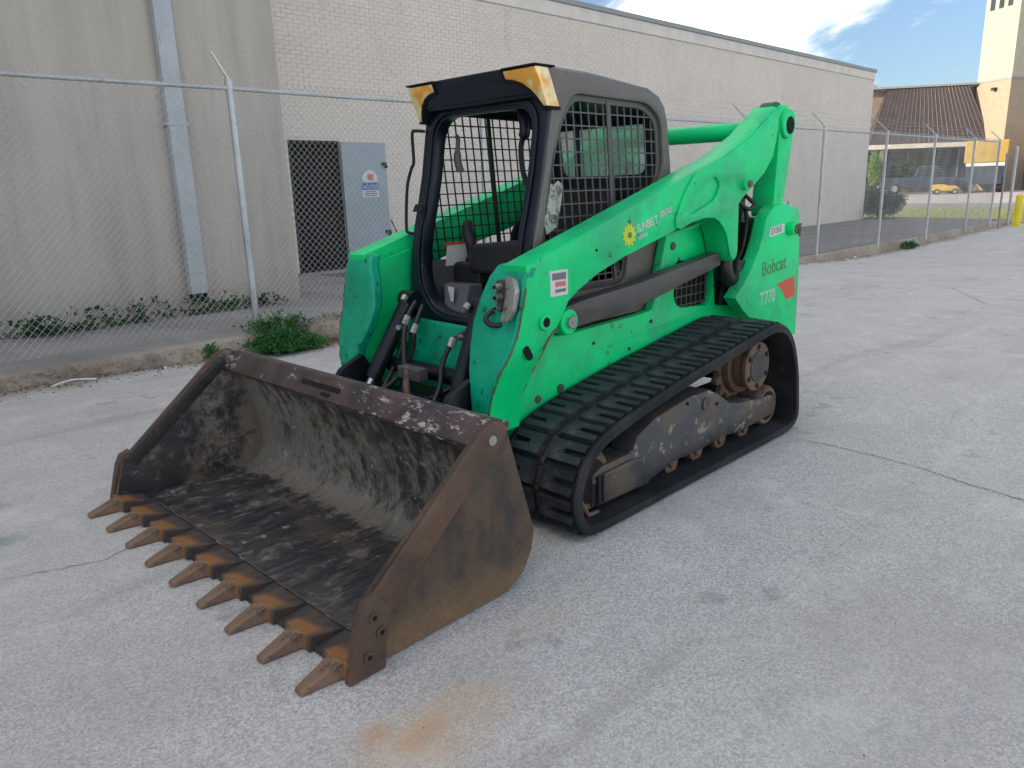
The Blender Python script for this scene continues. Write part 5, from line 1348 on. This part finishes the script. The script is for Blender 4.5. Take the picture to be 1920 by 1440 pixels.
    for x in (1.66, 1.42, 1.18, .94, .68):
        bm = bmesh.new()
        b_tube(bm, [(x, .62, .098), (x, .70, .098)], .062, 20); b_tube(bm, [(x, .78, .098), (x, .865, .098)], .062, 20); b_tube(bm, [(x, .58, .098), (x, .88, .098)], .03, 12)
        K(P_(finish('track_roller', bm, M['rust'], T, smooth=40, bevel=.005)))
    for (x, z, r_) in ((2.09, .205, .142), (.43, .175, .12)):
        bm = bmesh.new(); b_tube(bm, [(x, .60, z), (x, .615, z), (x, .69, z), (x, .80, z), (x, .865, z), (x, .88, z)], [r_*.9, r_, r_, r_, r_, r_*.9], 32)
        o = K(P_(finish('idler_wheel', bm, M['rust'], T, smooth=40)))
        bm = bmesh.new(); b_tube(bm, [(x, .8805, z), (x, .884, z)], r_*.72, 28); K(finish('idler_recess_shade', bm, M['hole'], o, smooth=40))  # black disc on the wheel face for the shade of its recess
    # sprocket
    sx_, sz_ = .595, .445
    pts = []
    nt_ = 15
    for i in range(nt_*4):
        a = 2*math.pi*i/(nt_*4); r_ = .225 if i % 4 in (0, 1) else .190
        pts.append((sx_+math.cos(a)*r_, sz_+math.sin(a)*r_))
    spk = K(P_(plate('drive_sprocket', pts, [], .715, .755, M['rust'], T, bevel=.004)))
    bm = bmesh.new(); b_cyl_y(bm, sx_, sz_, .165, .756, .80, 36); b_cyl_y(bm, sx_, sz_, .13, .80, .86, 36); K(finish('sprocket_hub', bm, M['rust'], spk, smooth=40, bevel=.006))
    bm = bmesh.new(); b_cyl_y(bm, sx_, sz_, .142, .861, .89, 36); K(finish('hub_flange', bm, M['rust'], spk, smooth=40, bevel=.006))
    bm = bmesh.new(); b_cyl_y(bm, sx_, sz_, .088, .8905, .895, 30); K(finish('hub_cap', bm, M['iron'], spk, smooth=40, bevel=.003))
    for i in range(6):
        a = R(90+i*60); bm = bmesh.new(); b_cyl_y(bm, sx_+math.cos(a)*.113, sz_+math.sin(a)*.113, .016, .8905, .8935, 12); K(finish('hub_bolt_hole_shade', bm, M['hole'], spk))  # black discs for the shade in the hub's bolt holes
    bm = bmesh.new(); b_cyl_y(bm, sx_, sz_, .11, .44, .715, 30); b_box(bm, .3, 2.1, .50, .62, .12, .26); K(P_(finish('drive_motor', bm, M['black'], T, smooth=40)))
    return t
make_track(1); make_track(-1)

# bucket ------------------------------------------------------------
ins = smooth_path([(3.345, .030, 0), (3.0, .032, 0), (2.80, .036, 0), (2.72, .058, 0), (2.675, .12, 0), (2.675, .22, 0), (2.70, .36, 0), (2.745, .50, 0), (2.79, .585, 0)], 4)
prof_in = [(p.x, p.y) for p in ins]
prof_out = []
for i, p in enumerate(ins):
    a = ins[max(i-1, 0)]; b = ins[min(i+1, len(ins)-1)]; d_ = (b-a).normalized(); nn_ = Vector((d_.y, -d_.x, 0))
    q = p - nn_*.018 if nn_.x > 0 else p-nn_*.018
    # push away from the bucket interior (interior centre about (3.0,.3))
    c = Vector((3.0, .32, 0)); k1 = p+nn_*.018; k2 = p-nn_*.018
    q = k1 if (k1-c).length > (k2-c).length else k2
    prof_out.append((q.x, max(q.y, .008)))
BW = 1.0
bm = bmesh.new()
def ring(y): return [bm.verts.new((x, y, z)) for x, z in prof_in+prof_out[::-1]]
ny = 24; rg = [ring(-BW+2*BW*i/ny) for i in range(ny+1)]; m_ = len(rg[0])
for q, r_ in zip(rg, rg[1:]):
    for k in range(m_): bm.faces.new((q[k], q[(k+1) % m_], r_[(k+1) % m_], r_[k]))
bm.faces.new(rg[0]); bm.faces.new(rg[-1][::-1])
bk = P_(finish('bucket', bm, M['bucket_in'], T, smooth=40))
bk['label'] = 'wide toothed dirt bucket, dusty dark steel inside'
plate('top_beam', [(2.846, .578), (2.850, .592), (2.786, .669), (2.757, .674), (2.70, .655), (2.715, .60), (2.76, .572)], [], -1.0, 1.0, M['beam'], bk, bevel=.004)
plate('beam_slot_shade', rounded([(.0, 0), (.15, 0), (.15, .022), (0, .022)], .006), [], 0, .003, M['hole'], bk, axis='z', bevel=0, fn=lambda v: Vector((2.822-(v.y)*.64+v.z*.77, -.24+v.x*2.1, .6262+v.y*.77+v.z*.64)))  # black plate laid on the beam for the shade in a slot
plate('beam_slot_shade', rounded([(.0, 0), (.05, 0), (.05, .018), (0, .018)], .006), [], 0, .003, M['hole'], bk, axis='z', bevel=0, fn=lambda v: Vector((2.842-(v.y)*.64+v.z*.77, -.05+v.x*1.4, .6022+v.y*.77+v.z*.64)))  # shorter black plate, again for slot shade
sidep = [(3.47, .006), (3.405, .225), (2.87, .66), (2.81, .685), (2.745, .66), (2.61, .21), (2.625, .13), (2.67, .055), (2.76, .01)]
for s in (-1, 1):
    a, b = (1.001, 1.022) if s > 0 else (-1.022, -1.001)
    plate('side_plate', sidep, [], a, b, M['bucket_out'], bk, bevel=.003)
    sp0 = bk.children[-1] if False else [o_ for o_ in bpy.data.objects if o_.name.startswith('side_plate')][-1 if s > 0 else 0]
    sp0.data.materials.append(M['bucket_in'])
    for p_ in sp0.data.polygons:
        if p_.normal.y*s < -.5: p_.material_index = 1
    a, b = (1.0225, 1.040) if s > 0 else (-1.040, -1.0225)
    br = plate('edge_bar', rounded([(3.38, .24), (3.315, .155), (2.77, .612), (2.75, .655), (2.79, .69), (2.87, .668)], .02), [], a, b, M['rust2'], bk, bevel=.005)
    if s < 0:
        plate('edge_bar', rounded([(3.395, .232), (3.345, .185), (2.83, .60), (2.83, .645), (2.87, .655)], .004), [], -.9995, -.993, M['shank'], bk, bevel=.004)
    a, b = (1.0405, 1.056) if s > 0 else (-1.07, -1.0405)
    ct = plate('side_cutter', [(3.480, .003), (3.425, .20), (3.40, .245), (3.355, .262), (3.305, .20), (3.33, .10), (3.345, .003)], [], 1.0225 if s > 0 else -1.07, b if s > 0 else -1.0225, M['rust2'], bk, bevel=.004)
    for (x, z) in ((3.375, .195), (3.352, .135), (3.405, .07)):
        bm = bmesh.new(); yb = 1.056 if s > 0 else -1.07
        b_cyl_y(bm, x, z, .019, yb, yb+s*.006, 16); finish('bolt_washer', bm, M['rust2'], bk, smooth=40, bevel=.002)
        bm = bmesh.new(); b_cyl_y(bm, x, z, .009, yb+s*.0062, yb+s*.007, 12); finish('bolt_hole_shade', bm, M['hole'], bk)  # black disc for the shade in the bolt socket
bm = bmesh.new(); b_cyl_y(bm, 2.83, .625, .018, 1.0402, 1.046, 14); finish('bolt', bm, M['steel'], bk, smooth=40)
# cutting edge
bm = bmesh.new(); b_hexa(bm, [(3.33, -1.0, .004), (3.455, -1.0, .004), (3.455, 1.0, .004), (3.33, 1.0, .004), (3.33, -1.0, .032), (3.447, -1.0, .020), (3.447, 1.0, .020), (3.33, 1.0, .032)])
finish('cutting_edge', bm, M['shank'], bk, bevel=.002)
bm = bmesh.new(); random.seed(8)
b_tube(bm, [(3.332+random.uniform(-.003, .003), -1+2*i/60, .036) for i in range(61)], [random.uniform(.002, .006) for _ in range(61)], 6); finish('weld_bead', bm, M['iron'], bk, smooth=60)
bm = bmesh.new(); b_tube(bm, [(2.0, 0, 0), (2.0, 0, .001)], .0001, 3); bm.free()
# teeth: one shank and one tip, copied
def tooth_mesh():
    bm = bmesh.new()
    b_hexa(bm, [(3.462, -.042, .004), (3.606, -.022, .002), (3.606, .022, .002), (3.462, .042, .004), (3.462, -.037, .062), (3.604, -.018, .020), (3.604, .018, .020), (3.462, .037, .062)])
    me = bpy.data.meshes.new('tooth'); bmesh.ops.recalc_face_normals(bm, faces=bm.faces); bmesh.ops.bevel(bm, geom=list(bm.edges), offset=.004, segments=1, affect='EDGES')
    bm.to_mesh(me); bm.free(); me.materials.append(M['tooth']); return me
def shank_mesh():
    bm = bmesh.new()
    b_hexa(bm, [(3.340, -.088, .020), (3.470, -.080, .003), (3.470, .080, .003), (3.340, .088, .020), (3.340, -.088, .039), (3.466, -.078, .060), (3.466, .078, .060), (3.340, .088, .039)])
    me = bpy.data.meshes.new('tooth_shank'); bmesh.ops.recalc_face_normals(bm, faces=bm.faces); bmesh.ops.bevel(bm, geom=list(bm.edges), offset=.003, segments=1, affect='EDGES')
    bm.to_mesh(me); bm.free(); me.materials.append(M['edge']); return me
tm, sm_ = tooth_mesh(), shank_mesh()
for i in range(9):
    y = -.965+i*(.965*2)/8
    a = link_mesh('tooth_shank', sm_, None, bk); a.location = (0, y, 0)
    b = link_mesh('tooth', tm, None, bk); b.location = (0, y, 0); b.rotation_euler = (0, 0, 0)
    dx = random.uniform(-.008, .006); b.location.x = dx
